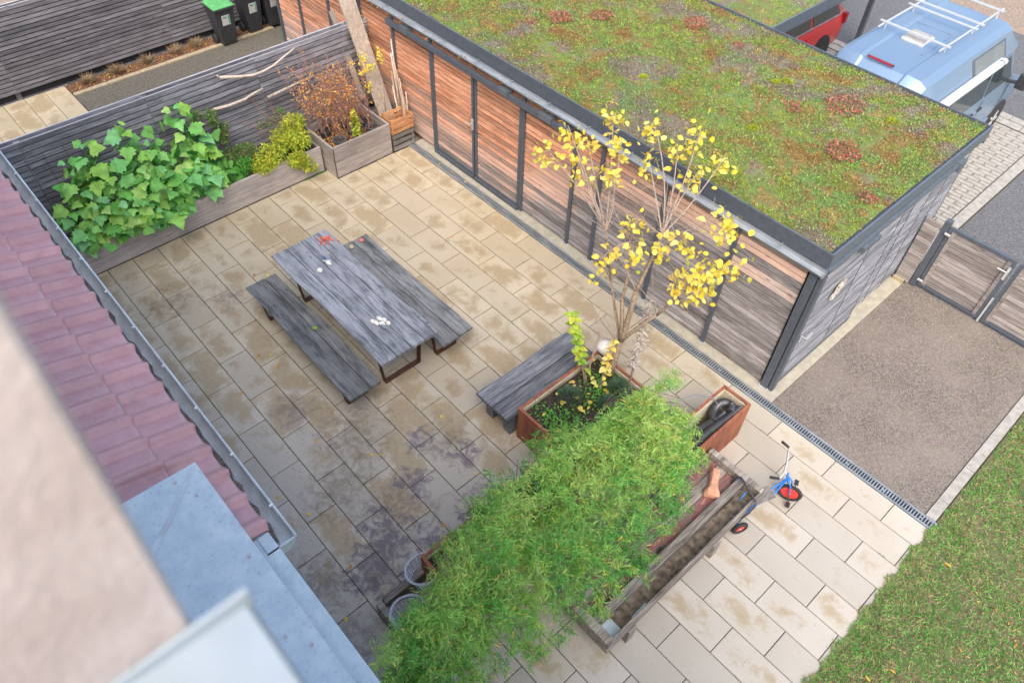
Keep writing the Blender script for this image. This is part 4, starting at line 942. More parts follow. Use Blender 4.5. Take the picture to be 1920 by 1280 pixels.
# wood box + baskets
wb = thing('wooden_box', (6.35, -5.3, 0), 'open low dark wooden box half hidden under the bamboo', 'box')
boxp('board', 'trough_wood', wb, 5.98, -5.52, .16, 6.06, -4.95, .30, bevel=.004); boxp('board', 'trough_wood', wb, 5.98, -5.60, 0, 6.6, -5.525, .26, bevel=.004)
boxp('board', 'trough_wood', wb, 6.065, -5.52, .0, 6.6, -5.50, .22); boxp('board', 'trough_wood', wb, 6.0, -5.5, .0, 6.04, -4.95, .155); boxp('board', 'trough_wood', wb, 6.25, -5.49, .1, 6.33, -4.95, .27)
def basket(cx, cy, zb, r, h, tilt, lab):
    t = thing('wicker_basket', (cx, cy, zb), lab, 'basket'); rg = random.Random(3)
    ax = Matrix.Rotation(tilt, 3, 'Y')
    def T(p): return tuple(Vector((cx, cy, zb)) + ax @ Vector(p))
    q = B()
    for j in range(3): q.tube([T((r * math.cos(a) + .006 * math.cos(6 * a + j * 2.1), r * math.sin(a) + .006 * math.sin(6 * a + j * 2.1), h + .008 * math.sin(9 * a + j * 2.1))) for a in np.linspace(0, 2 * PI, 40)[:-1]], .010, 6, closed=True)
    q.obj('rim', 'wicker', t)
    q = B()
    for a in np.linspace(0, 2 * PI, 25)[:-1]: q.tube([T((r * .6 * math.cos(a), r * .6 * math.sin(a), 0)), T((r * .85 * math.cos(a), r * .85 * math.sin(a), h * .5)), T((r * math.cos(a), r * math.sin(a), h))], .004, 4)
    q.obj('stake', 'dark_wire', t)
    q = B()
    for k in range(9):
        f = (k + .5) / 9; rr = r * (.62 + .38 * f); q.tube([T((rr * math.cos(a) + .004 * math.cos(12 * a + k * PI), rr * math.sin(a), h * f)) for a in np.linspace(0, 2 * PI, 26)[:-1]], .005, 4, closed=True)
    q.obj('weave', 'wicker', t)
basket(6.15, -5.02, .22, .20, .26, -.25, 'round grey wicker basket at the bamboo edge, the farther of two')
basket(6.38, -5.42, .20, .19, .24, -.15, 'round grey wicker basket at the bamboo edge, the nearer of two')

# ================================================================ TRICYCLE
tri = thing('tricycle', (7.95, -1.4, 0), 'blue child tricycle with red wheels and wooden platform by the trough', 'tricycle')
A_ = Vector((.40, .917, 0)).normalized(); Bv = Vector((A_.y, -A_.x, 0)); R0 = Vector((7.80, -1.74, 0))
def tp(a, b, z): return tuple(R0 + A_ * a + Bv * b + Vector((0, 0, z)))
def wheel(name, c, ax, r, w, rimmat, parent, tyre='black_rubber'):
    c = Vector(c); ax = Vector(ax).normalized(); n = ax.orthogonal().normalized(); m = ax.cross(n)
    t = B().tube([c + (r - w / 2) * (math.cos(a) * n + math.sin(a) * m) for a in np.linspace(0, 2 * PI, 33)[:-1]], w / 2, 10, closed=True).obj(name, tyre, parent, smooth=True)
    B().tube([c - ax * w * .28, c - ax * w * .1, c + ax * w * .1, c + ax * w * .28], [r * .35, (r - w * .8), (r - w * .8), r * .35], 28).obj('rim', rimmat, t, smooth=False)
    B().tube([c - ax * w * .45, c + ax * w * .45], r * .10, 10).obj('hub', 'alu', t)
    return t
wheel('wheel', tp(.0, .235, .105), Bv, .105, .05, 'red_plastic', tri); wheel('wheel', tp(0, -.235, .105), Bv, .105, .05, 'red_plastic', tri)
st = Matrix.Rotation(-.80, 3, 'Z'); fa = st @ Bv; FW = Vector(tp(.80, .02, .15)); wheel('wheel', FW, fa, .15, .045, 'red_plastic', tri)
fd = st @ A_
head = FW - fd * .10 + Vector((0, 0, .27))
q = B(); q.tube([head - Vector((0, 0, .08)) + fd * .03, head + Vector((0, 0, .07)) - fd * .03], .018, 8)
q.tube([tp(.0, -.22, .105), tp(0, .22, .105)], .011, 8)
for b in (-.06, .06): q.tube([tp(0, b, .12), tp(.35, b * .9, .20), tp(.52, b * .6, .27), tuple(head)], .012, 8)
for sgn in (-1, 1): q.tube([FW + fa * .045 * sgn, FW + fa * .045 * sgn + Vector((0, 0, .17)) - fd * .03, head + fa * .02 * sgn], .010, 8)
q.obj('frame', 'blue_paint', tri, smooth=True)
q = B(); 
for b in (-.17, 0, .17): q.tube([tp(-.16, b, .16), tp(.02, b, .16), tp(.10, b, .50)], .009, 7)
q.tube([tp(-.18, -.19, .16), tp(-.18, .19, .16)], .009, 7); q.obj('guard_frame', 'blue_paint', tri, smooth=True)
B().tube([tp(-.14, -.21, .17), tp(.04, -.21, .40), tp(.10, -.20, .53), tp(.115, -.16, .56), tp(.115, .16, .56), tp(.10, .20, .53), tp(.04, .21, .40), tp(-.14, .21, .18)], .012, 8).obj('push_bar', 'dark_wire', tri, smooth=True)
q = B().beam(tp(.20, 0, .245), tp(.52, 0, .30), .17, .014).obj('seat_board', 'crate_old', tri)
B().beam(tp(-.16, 0, .178), tp(.09, 0, .178), .30, .012).obj('platform_board', 'crate_old', tri)
top = head - fd * .08 + Vector((0, 0, .12)); q = B()
q.tube([head, top], .012, 8)
L_ = top - fa * .24 + Vector((0, 0, .12)) - fd * .04; R2 = top + fa * .24 + Vector((0, 0, .12)) - fd * .04
for off in (0, .02): q.tube([L_ + (Vector((0, 0, 0))), top - fa * .08 + Vector((0, 0, .02 + off)), top + fa * .08 + Vector((0, 0, .02 + off)), R2], .010, 7)
q.obj('handlebar', 'white_paint', tri, smooth=True)
for e, d in ((L_, -1), (R2, 1)): B().tube([e, e + fa * .04 * d - fd * .10 + Vector((0, 0, .01))], .017, 8).obj('grip', 'black_rubber', tri, smooth=True)
for sgn in (-1, 1):
    e = FW + fa * .05 * sgn; k = e + Vector((0, 0, -.09 * sgn)) + fd * .03; q = B().tube([e, k, k + fa * .03 * sgn], .008, 6); c = q.obj('crank', 'dark_wire', tri)
    B().beam(k + fa * .03 * sgn, k + fa * .10 * sgn, .05, .02).obj('pedal', 'black_rubber', tri)

# ================================================================ VEHICLES
def mirrorring(half, cx, y): return [(cx + a, y, z) for a, z in half] + [(cx - a, y, z) for a, z in reversed(half)]
van = thing('camper_van', (5.07, 7.1, 0), 'light blue camper van with high roof, white roof rack and awning, beyond the shed', 'van')
cx = 5.09
low = [(.0, .25), (.80, .25), (.93, .38), (.985, .62), (.99, 1.05), (.965, 1.30), (.90, 1.95), (.86, 2.0), (0, 2.0)]
def low_s(y, k=1., top=2.0, w=1., nose=None):
    o = []
    for a, z in low:
        zz = z if z <= 1.31 else 1.31 + (z - 1.31) * (top - 1.31) / .69 if top > 1.31 else min(z, top)
        o.append((a * w, min(zz, top) if top <= 1.31 else zz))
    return mirrorring(o, cx, y)
R_ = [low_s(4.55, w=.93), low_s(4.62, w=.985), low_s(4.8), low_s(6.), low_s(7.6), low_s(8.05, top=1.95), low_s(8.55, top=1.45, w=.99), low_s(8.75, top=1.22, w=.98), low_s(9.3, top=1.02, w=.95), low_s(9.55, top=.80, w=.86)]
vb = B().rings(R_).obj('body', 'van_paint', van, smooth=True)
try: vb.data.set_sharp_from_angle(angle=math.radians(32))
except Exception: pass
def hs_(y, t, w=1.): return [(cx + a * w, y, z) for a, z in [(0.94, 1.96), (.94, 2.02), (.76, 2.02 + .34 * t), (.64, 2.02 + .415 * t), (.40, 2.02 + .435 * t), (.36, 2.02 + .40 * t), (0, 2.02 + .415 * t)]] + [(cx - a * w, y, z) for a, z in [(.36, 2.02 + .40 * t), (.40, 2.02 + .435 * t), (.64, 2.02 + .415 * t), (.76, 2.02 + .34 * t), (.94, 2.02), (.94, 1.96)]]
vr = B().rings([hs_(4.56, .15, .90), hs_(4.64, .55, .94), hs_(4.82, .92, .97), hs_(5.0, 1.), hs_(6., 1.03), hs_(7.2, 1.03), hs_(7.75, .95), hs_(8.05, .45, .95), hs_(8.2, .05, .88)]).obj('high_roof', 'van_paint', van, smooth=True)
try: vr.data.set_sharp_from_angle(angle=math.radians(22))
except Exception: pass
def sideglass(name, mat, ys_, zs, off=.006, parent=None):
    (y0, y1, y2, y3), (z0, z1) = ys_, zs   # bottom y0..y1, top y3..y2
    def xs(z): return cx + .965 - (.965 - .90) * (z - 1.30) / .65 + off
    f = [(xs(z0), y0, z0), (xs(z0), y1, z0), (xs(z1), y2, z1), (xs(z1), y3, z1)]; b_ = [(x - .02, y, z) for x, y, z in f]
    return B().raw(f + b_, [(0, 1, 2, 3), (7, 6, 5, 4), (0, 4, 5, 1), (1, 5, 6, 2), (2, 6, 7, 3), (3, 7, 4, 0)]).obj(name, mat, parent or van)
sideglass('side_window', 'glass_dark', (4.85, 5.75, 5.75, 4.85), (1.36, 1.86)); sideglass('side_window', 'glass_dark', (5.82, 7.28, 7.28, 5.82), (1.34, 1.88)); sideglass('side_window', 'glass_dark', (7.36, 8.42, 7.95, 7.36), (1.33, 1.86))
B().raw([(cx + .975, 5.78, 1.32), (cx + .972, 5.80, 1.32)], []) 
# window in the high roof side
def hsx(z): return cx + .905 - .20 * (z - 2.02) / .26
f = [(cx + .933, 6.25, 2.05), (cx + .933, 7.45, 2.05), (cx + .797, 7.45, 2.31), (cx + .797, 6.25, 2.31)]
B().raw(f + [(x - .03, y, z - .01) for x, y, z in f], [(0, 1, 2, 3), (7, 6, 5, 4), (0, 4, 5, 1), (1, 5, 6, 2), (2, 6, 7, 3), (3, 7, 4, 0)]).obj('roof_window_frame', 'anthracite', van)
f = [(cx + .930, 6.32, 2.066), (cx + .930, 7.38, 2.066), (cx + .812, 7.38, 2.292), (cx + .812, 6.32, 2.292)]
B().raw(f + [(x - .03, y, z - .01) for x, y, z in f], [(0, 1, 2, 3), (7, 6, 5, 4), (0, 4, 5, 1), (1, 5, 6, 2), (2, 6, 7, 3), (3, 7, 4, 0)]).obj('roof_window', 'glass_pale', van)
# windscreen
B().raw([(cx - .78, 8.10, 1.97), (cx + .78, 8.10, 1.97), (cx + .86, 8.66, 1.36), (cx - .86, 8.66, 1.36)], [(0, 1, 2, 3)]).obj('windscreen', 'glass_dark', van)
q = B().tube([(cx + 1.0, 4.75, 2.05), (cx + 1.0, 7.25, 2.05)], .055, 14).box(cx + .93, 4.75, 2.0, cx + 1.0, 7.25, 2.09); q.obj('awning', 'white_paint', van, smooth=False)
q = B()
for w_ in (6.90, ): B().tube([(cx + 1.0, 7.10, 2.05), (cx + 1.0, 7.12, 2.05)], .058, 14).obj('awning_strap', 'black_plastic', van)
dx, dy, dz = .05, -.18, .09
B().box(4.76 + dx, 4.98 + dy, 2.35 + dz, 5.20 + dx, 5.02 + dy, 2.372 + dz).obj('brake_light_housing', 'black_plastic', van); B().box(4.78 + dx, 4.974 + dy, 2.352 + dz, 5.18 + dx, 5.005 + dy, 2.374 + dz).obj('brake_light', 'light_lens', van)
boxp('roof_hatch', 'grey_print', van, 4.80 + dx, 5.92 + dy, 2.34 + dz, 5.18 + dx, 6.32 + dy, 2.39 + dz, bevel=.015); boxp('hatch_lid', 'kerb_stone', van, 4.82 + dx, 5.94 + dy, 2.391 + dz, 5.16 + dx, 6.30 + dy, 2.405 + dz, bevel=.01)
B().box(4.60 + dx, 5.5, 2.335 + dz, 4.62 + dx, 6.52, 2.36 + dz).box(5.34, 5.5, 2.335 + dz, 5.36, 6.52, 2.36 + dz).box(4.67, 6.50, 2.335 + dz, 5.34, 6.52, 2.36 + dz).obj('roof_ridge', 'van_paint', van)
rk = B()
for x in (4.50, 5.54): rk.beam((x, 5.6, 2.55), (x, 7.85, 2.55), .025, .025)
for y in (5.78, 6.70, 6.93, 7.68): rk.beam((4.42, y, 2.58), (5.62, y, 2.58), .034, .022)
for x in (4.51, 5.54):
    for y in (5.82, 6.75, 7.68): rk.tube([(x, y, 2.42), (x, y + .03, 2.55)], .012, 6)
rk.obj('roof_rack', 'rack_metal', van)
for sgn in (-1, 1):
    q = B(); q.beam((cx + sgn * .95, 8.30, 1.30), (cx + sgn * 1.12, 8.34, 1.32), .05, .05); q.obj('mirror_arm', 'black_plastic', van)
    B().box(cx + sgn * 1.20 - .09, 8.30, 1.22, cx + sgn * 1.20 + .09, 8.40, 1.50).obj('mirror', 'black_plastic', van, bevel=.025)
for (x, y) in ((cx - .90, 5.45), (cx + .90, 5.45), (cx - .90, 8.72), (cx + .90, 8.72)):
    B().tube([(x - .1, y, .34), (x + (.092 if x > cx else -.092), y, .34)], .40, 26).obj('wheel_arch', 'black_rubber', van)
    wheel('wheel', (x, y, .33), (1, 0, 0), .33, .2, 'rim_metal', van)
    if x > cx: 
        q = B()
        for k in range(5): a = k * 2 * PI / 5; q.beam((x + .10, y + .04 * math.cos(a), .33 + .04 * math.sin(a)), (x + .095, y + .20 * math.cos(a), .33 + .20 * math.sin(a)), .04, .02, (1, 0, 0))
        q.obj('wheel_cover', 'alu', van)
for y in (7.10, 7.32): boxp('door_handle', 'black_plastic', van, cx + .985, y - .10 if y < 7.2 else y - .03, 1.08, cx + 1.01, y + .0 if y < 7.2 else y + .12, 1.12, bevel=.005)
for y in (5.78, 7.32, 8.45): B().box(cx + .986, y, .45, cx + .992, y + .008, 1.28).obj('door_gap', 'inner_dark', van)
B().box(cx + .97, 4.9, .50, cx + 1.0, 8.3, .56).obj('side_trim', 'van_paint', van)
# red car
car = thing('red_car', (1.5, 7.1, 0), 'red estate car parked under the carport roof, only its rear side visible', 'car')
cc = 1.56
prof = [(0, .2), (.78, .2), (.87, .35), (.90, .62), (.88, .86), (.84, .95), (.80, .96), (.66, 1.42), (.55, 1.47), (0, 1.49)]
def cs(y, w=1., zt=1.49, zb=0.): 
    o = []
    for a, z in prof: o.append((a * w, z if z < .97 else .96 + (z - .96) * (zt - .96) / .53))
    return [(cc + a, y, z + zb) for a, z in o] + [(cc - a, y, z + zb) for a, z in reversed(o)]
cb = B().rings([cs(4.85, .80, .97), cs(5.0, .92, .975), cs(5.7, 1, .99), cs(6.3, 1, 1.42), cs(7.0), cs(8.4, 1, 1.47), cs(8.95, .97, 1.40), cs(9.2, .93, 1.1), cs(9.28, .86, .98)]).obj('body', 'car_red', car, smooth=True)
try: cb.data.set_sharp_from_angle(angle=math.radians(35))
except Exception: pass
def cg(y0, y1, y2, y3, z0=.985, z1=1.36, mat='glass_dark', nm='side_window', e=.008):
    def xs(z): return cc + .80 - .14 * (z - .96) / .46 + e
    f = [(xs(z0), y0, z0), (xs(z0), y1, z0), (xs(z1), y2, z1), (xs(z1), y3, z1)]
    return B().raw(f + [(x - .03, y, z) for x, y, z in f], [(0, 1, 2, 3), (7, 6, 5, 4), (0, 4, 5, 1), (1, 5, 6, 2), (2, 6, 7, 3), (3, 7, 4, 0)]).obj(nm, mat, car)
cg(5.9, 6.9, 6.9, 6.35); cg(6.98, 7.85, 7.85, 6.98); cg(7.93, 8.95, 8.75, 7.93)
B().beam((cc + .812, 5.9, .972), (cc + .812, 8.98, .972), .02, .02).beam((cc + .812, 8.98, .975), (cc + .69, 8.8, 1.38), .02, .02).obj('chrome_trim', 'alu', car)
boxp('door_handle', 'car_red', car, cc + .885, 7.62, .80, cc + .915, 7.80, .835, bevel=.01)
boxp('tail_light', 'light_lens', car, cc + .76, 9.12, .72, cc + .88, 9.24, .95, bevel=.02)
for (x, y) in ((cc - .80, 5.6), (cc + .80, 5.6), (cc - .80, 8.35), (cc + .80, 8.35)):
    B().tube([(x - .1, y, .34), (x + (.10 if x > cc else -.10), y, .34)], .38, 24).obj('wheel_arch', 'black_rubber', car)
    wheel('wheel', (x, y, .32), (1, 0, 0), .32, .19, 'dark_rim', car)

# ================================================================ VEGETATION
def curve(p, q, bow=.1, n=6, rg=random):
    p, q = Vector(p), Vector(q); m = (p + q) / 2 + Vector((rg.uniform(-bow, bow), rg.uniform(-bow, bow), rg.uniform(-bow, bow) * .5)); o = []
    for i in range(n): t = i / (n - 1); o.append(p * (1 - t) ** 2 + m * 2 * t * (1 - t) + q * t * t)
    return o
LM_Y = [leafmesh('leaf', 'round', 'yellow_leaf', s) for s in (.062, .08)]
LM_L = [leafmesh('leaf', 'round', 'lime_leaf', s) for s in (.085, .10)]
LM_B = [leafmesh('leaf', 'lobed', 'big_leaf', s) for s in (.15, .20, .26)]
def leafpart(me, parent, loc, d, n, s=1.): return part('leaf', me, parent, loc, orient(d, n), (s, s, s))
# ---- yellow tree
ty = thing('yellow_tree', (5.6, -1.62, .52), 'small multi-stemmed tree with round yellow autumn leaves in the rusty planter', 'tree')
base = Vector((5.62, -1.62, .5))
n1 = Vector((5.56, -1.42, 1.02)); nA = Vector((5.36, -1.28, 1.55)); nB = Vector((5.50, -1.22, 1.75)); nC = Vector((5.80, -1.12, 1.5)); nD = Vector((5.05, -1.15, 1.55))
nA2 = Vector((5.12, -.98, 2.15)); nB2 = Vector((5.42, -.80, 2.35)); nC2 = Vector((5.95, -1.0, 1.95)); nD2 = Vector((4.75, -1.02, 2.1))
q = B(); q.tube([base, (5.60, -1.55, .75), n1], [.055, .05, .045], 10)
for a, b, r0, r1 in ((n1, nA, .03, .024), (n1, nB, .040, .032), (n1, nC, .028, .02), (n1, nD, .022, .016), (nA, nA2, .022, .015), (nB, nB2, .026, .017), (nC, nC2, .02, .013), (nD, nD2, .015, .011)):
    c = curve(a, b, .06); q.tube(c, [float(v) for v in np.linspace(r0, r1, len(c))], 8)
q.obj('trunk', 'bark', ty, smooth=True)
CL = [(3.78, -1.21, 2.9), (3.85, -.9, 3.1), (4.05, -.77, 3.0), (4.31, -.65, 3.4), (4.15, -.98, 2.8), (4.59, -.91, 2.9), (4.46, -.61, 3.1), (4.72, -.42, 3.4), (4.79, -.49, 3.0), (5.04, -.31, 3.2), (5.18, -.12, 3.4), (5.38, -.28, 3.0), (5.53, -.05, 3.2), (5.13, -.95, 2.5), (5.34, -1.23, 2.3), (5.02, -1.39, 2.0), (5.67, -1.22, 2.6), (5.91, -1.04, 2.7), (6.07, -.99, 2.5), (6.24, -.92, 2.5), (6.42, -.75, 2.6), (6.09, -.62, 3.0), (6.22, -.7, 2.9), (5.94, -1.06, 2.2), (6.05, -.89, 2.0), (6.22, -.87, 2.2)]
nodes = [nA2, nB2, nC2, nD2]
q = B(); cnt = 0
for k, c in enumerate(CL):
    c = Vector(c); nd = min(nodes, key=lambda v: (v - c).length + (0 if v.z < c.z - .1 else .6)); 
    pth = curve(nd, c, .12, 7); q.tube(pth, list(np.linspace(.011, .0045, 7)), 5)
    for j in range(3):   # bare side twigs
        s_ = pth[random.randint(1, 4)]; q.tube(curve(s_, s_ + Vector((random.uniform(-.25, .25), random.uniform(-.25, .25), random.uniform(.0, .32))), .05, 4), [.0045, .004, .003, .002], 4)
    axis = (pth[-1] - pth[-4]).normalized(); big = k in (3, 7, 2, 6, 13, 16, 17, 1)
    for j in range(13 if big else 10):
        t = random.random(); a = random.uniform(0, 2 * PI); o_ = axis.orthogonal().normalized(); o2 = axis.cross(o_); out = o_ * math.cos(a) + o2 * math.sin(a)
        pos = c - axis * (.05 + .24 * t) + out * .02; d = (out + axis * random.uniform(-.1, .8) + Vector((0, 0, random.uniform(-.5, .2)))).normalized()
        nn = Vector((random.gauss(.15, .3), random.gauss(-.15, .3), 1)); 
        stem = pos + d * .035; q.tube([pos, stem], [.002, .0015], 3)
        leafpart(random.choice(LM_Y), ty, stem, d, nn, random.uniform(.75, 1.15)); cnt += 1
for k in range(46):
    nd = random.choice([nA2, nB2, nC2, nD2, nA, nB, nC, nD, nD]); e = nd + Vector((random.uniform(-.45, .35), random.uniform(-.35, .4), random.uniform(-.1, .75))); q.tube(curve(nd, e, .1, 6), list(np.linspace(.007, .002, 6)), 4)
for k in range(10):   # low twigs to the left
    e = n1 + Vector((random.uniform(-.75, -.2), random.uniform(-.25, .3), random.uniform(-.15, .25))); q.tube(curve(n1 + Vector((0, 0, -.05)), e, .08, 6), list(np.linspace(.006, .0018, 6)), 4)
q.obj('branch', 'twig_grey', ty)['kind'] = 'stuff'
LP = []
for c in CL:
    for _ in range(24): LP.append((c[0] + random.gauss(0, .07), c[1] + random.gauss(0, .07), c[2] - .11 + random.gauss(0, .10)))
n = len(LP); leaves('small_leaf', 'yellow_leaf_small', ty, LP, rdir(n, -.1), rdir(n, .8) + (.2, -.2, 0), RNG.uniform(.05, .085, n), RNG.uniform(.055, .085, n), T_OVAL)
# ---- young leafy shoots
def shoots(lab, stems, meshes, per, name='young_tree'):
    t = thing(name, stems[0][0], lab, 'tree'); q = B()
    for (a, b, nl) in stems:
        c = curve(a, b, .05, 8); q.tube(c, list(np.linspace(.014, .005, 8)), 6)
        for j in range(nl):
            u = .35 + .65 * j / nl; i = min(6, int(u * 7)); p = c[i].lerp(c[i + 1], u * 7 - i) if i < 7 else c[7]
            an = j * 2.4; d = Vector((math.cos(an), math.sin(an), random.uniform(-.2, .3))); leafpart(random.choice(meshes), t, p, d, (random.gauss(.1, .25), random.gauss(-.1, .25), 1), random.uniform(.8, 1.15))
    q.obj('stem', 'bark', t, smooth=True)
shoots('young shoot with lime green rounded leaves at the left of the yellow tree', [((5.52, -1.95, .52), (5.02, -1.80, 1.38), 34), ((5.52, -1.93, .52), (5.16, -1.80, 1.05), 8)], LM_L, 1)
shoots('short twig with yellow leaves at the foot of the yellow tree in the planter', [((5.68, -1.86, .52), (5.56, -1.56, 1.15), 17), ((5.7, -1.9, .52), (5.66, -1.7, .85), 6)], LM_Y, 1)
t = thing('bent_branch', (5.45, -1.8, .5), 'bare orange-brown curved branch rising beside the lime green shoot', 'branch')
B().tube([(5.50, -1.86, .5), (5.44, -1.82, .8), (5.38, -1.66, 1.05), (5.36, -1.60, 1.2), (5.27, -1.62, 1.32), (5.25, -1.50, 1.5)], [.013, .013, .012, .011, .009, .006], 7).obj('branch', 'stick_wood', t, smooth=True)
t = thing('driftwood_pole', (5.95, -1.62, .5), 'pole threaded with short grey driftwood pieces at the planter corner', 'garden ornament')
pa, pb_ = Vector((5.97, -1.66, .5)), Vector((5.58, -1.0, 1.52)); B().tube([pa, pa.lerp(pb_, .5) + Vector((0, .02, 0)), pb_], .014, 7).obj('pole', 'bark', t, smooth=True)
for k in range(64):
    u = .30 + .70 * k / 64; p = pa.lerp(pb_, u); an = random.uniform(0, 2 * PI); d = Vector((math.cos(an), math.sin(an), random.uniform(-.35, .35))); l = random.uniform(.05, .10); c = p + d * random.uniform(-.01, .05)
    B().tube([c - d * l, c, c + d * l], [.008, random.uniform(.011, .018), .009], 6).obj('driftwood_piece', 'driftwood', t, smooth=True)
st_ = setp(B().rock((5.36, -1.42, .72), (.12, .11, .10), 5, 3, .3).obj('stone', 'pale_stone', None, smooth=True), 'large white porous stone on the corner rim of the planter beside the tree', 'stone')
# ---- herbs in the square planter
ph = thing('herb_cover', (5.7, -2.1, .52), 'mixed green herbs and fallen yellow leaves on the soil of the tree planter', 'plants')
n = 2600; P = np.c_[RNG.uniform(5.33, 6.2, n), RNG.uniform(-2.8, -1.55, n), RNG.uniform(.52, .60, n)]; k = (np.sin(P[:, 0] * 9) + np.cos(P[:, 1] * 7) + RNG.normal(0, .6, n)) > .1; P = P[k]; n = len(P)
leaves('creeper', 'herb_leaf', ph, P, rdir(n, .3), rdir(n, 1.2), RNG.uniform(.02, .045, n), .022, T_OVAL)
for (x, y, r) in ((5.55, -2.28, .15), (5.86, -1.72, .14), (5.95, -2.0, .12)):
    n = 1100; a = RNG.uniform(0, 2 * PI, n); rr = r * np.sqrt(RNG.random(n)); P = np.c_[x + rr * np.cos(a), y + rr * np.sin(a), .55 + .14 * (1 - (rr / r) ** 2) * RNG.random(n) + .03]
    leaves('lavender', 'lavender_leaf', ph, P, np.c_[np.cos(a) * .5, np.sin(a) * .5, np.full(n, .9)] + RNG.normal(0, .2, (n, 3)), rdir(n), RNG.uniform(.04, .08, n), .006, T_BLADE)
for j in range(34):
    leafpart(random.choice(LM_Y), ph, (random.uniform(5.35, 6.15), random.uniform(-2.75, -1.6), .60 + random.random() * .03), (random.gauss(0, 1), random.gauss(0, 1), .1), (random.gauss(0, .3), random.gauss(0, .3), 1), random.uniform(.55, .95))

# ---- bamboo
bb = thing('bamboo', (6.5, -4.0, .5), 'dense fine-leaved bamboo clump overhanging the trough and the rusty planters', 'bamboo')
ky = [-6.05, -5.5, -4.9, -4.2, -3.5, -2.8, -2.3, -2.0]
kl = [7.0, 6.76, 6.40, 6.20, 6.30, 6.36, 6.42, 6.62]; kr = [7.15, 7.42, 7.58, 7.70, 7.70, 7.58, 7.32, 6.95]
NS = 1350; PP = []; DD = []; q = B()
culms = []
for k in range(46):
    if k < 32: b0 = Vector((random.uniform(6.1, 6.68), random.uniform(-4.9, -3.25), .53))
    else: b0 = Vector((random.uniform(5.9, 6.24), random.uniform(-2.8, -2.1), .5))
    y = min(-2.15, max(-5.9, b0.y + random.gauss(-.3, .75) if k < 32 else b0.y + random.uniform(-.2, .5))); xl, xr = np.interp(y, ky, kl), np.interp(y, ky, kr)
    e = Vector((random.uniform(xl + .1, xr - .05), y, random.uniform(1.3, 1.95))); m = Vector((b0.x * .8 + e.x * .2, b0.y * .7 + e.y * .3, 1.45)); c = []
    for i in range(9): tt = i / 8; c.append(b0 * (1 - tt) ** 2 + m * 2 * tt * (1 - tt) + e * tt * tt)
    q.tube(c, list(np.linspace(.009, .003, 9)), 5); culms.append(c)
q.obj('culm', 'stick_wood', bb)['kind'] = 'stuff'
cen = []
while len(cen) < NS:
    y = RNG.uniform(-6.05, -2.0); xl, xr = np.interp(y, ky, kl), np.interp(y, ky, kr); cx_, hw = (xl + xr) / 2, (xr - xl) / 2
    u = RNG.uniform(-1, 1); ey = min(1, (y + 6.15) / .5, (-1.9 - y) / .45); h = math.sqrt(max(0, 1 - (abs(u) ** 2.4))) * ey
    lump = .16 * math.sin(y * 4.3 + 1) * math.sin(u * 3 + y * 1.7) + .10 * math.sin(y * 9 + u * 5)
    top = .85 + 1.02 * h ** .8 + lump; zz = top - abs(RNG.normal(0, .22)) * (1 if RNG.random() < .7 else 2.2)
    if zz < .55: continue
    if math.sin(y * 7.1 + u * 2) * math.sin(u * 5.3 + y * 2.2 + 1) > .62 and zz > top - .35 and RNG.random() < .75: continue
    cen.append((cx_ + u * hw * (1.0 + .1 * RNG.normal()) + .02 * RNG.normal(), y + .05 * RNG.normal(), zz))
for (x, y, z) in [(7.3, -2.15, 1.1), (6.25, -3.0, 1.1), (6.05, -3.0, .9), (6.0, -3.25, 1.0), (6.4, -2.35, 1.0)]:
    for _ in range(7): cen.append((x + RNG.normal(0, .06), y + RNG.normal(0, .06), z + RNG.normal(0, .08)))
for _ in range(260):   # loose shoots that stand out of the mass
    y = RNG.uniform(-6.1, -2.05); xl, xr = np.interp(y, ky, kl), np.interp(y, ky, kr); u = RNG.uniform(-1.12, 1.12); cen.append(((xl + xr) / 2 + u * (xr - xl) / 2, y, .85 + 1.05 * max(0, 1 - abs(u) ** 2.4) ** .8 + RNG.uniform(.0, .22)))
cen = np.array(cen)
K = 42; nS = len(cen)
d0 = RNG.normal(size=(nS, 3)); d0[:, 2] = np.abs(d0[:, 2]) * .3 - .1; d0 /= np.linalg.norm(d0, axis=1, keepdims=True)
t = RNG.uniform(-.5, .5, (nS, K)); P = cen[:, None] + d0[:, None] * t[..., None] * .26 + RNG.normal(0, .022, (nS, K, 3))
dv = d0[:, None] * .7 + RNG.normal(0, .62, (nS, K, 3)); dv[..., 2] -= .12
P = P.reshape(-1, 3); dv = dv.reshape(-1, 3); n = len(P)
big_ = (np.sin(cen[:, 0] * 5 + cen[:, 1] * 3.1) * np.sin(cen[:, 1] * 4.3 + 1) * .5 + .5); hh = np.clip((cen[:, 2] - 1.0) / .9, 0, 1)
clv = np.repeat(np.clip(.38 * RNG.random(nS) + .32 * big_ + .24 * hh - .06, 0, .74), K); vals = np.clip(clv + RNG.random(n) * .16, 0, .86); vals[RNG.random(n) < .05] = 1.  # lower sprigs get darker leaf colour, painting shade into the clump's gaps
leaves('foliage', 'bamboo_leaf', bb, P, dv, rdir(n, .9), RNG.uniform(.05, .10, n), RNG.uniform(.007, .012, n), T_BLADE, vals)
q = B()
for i in range(0, nS, 2): 
    c, d = Vector(cen[i]), Vector(d0[i]); q.tube([c - d * .16, c + d * .14], [.0025, .0012], 3, cap=False)
q.obj('twig', 'stick_wood', bb)['kind'] = 'stuff'

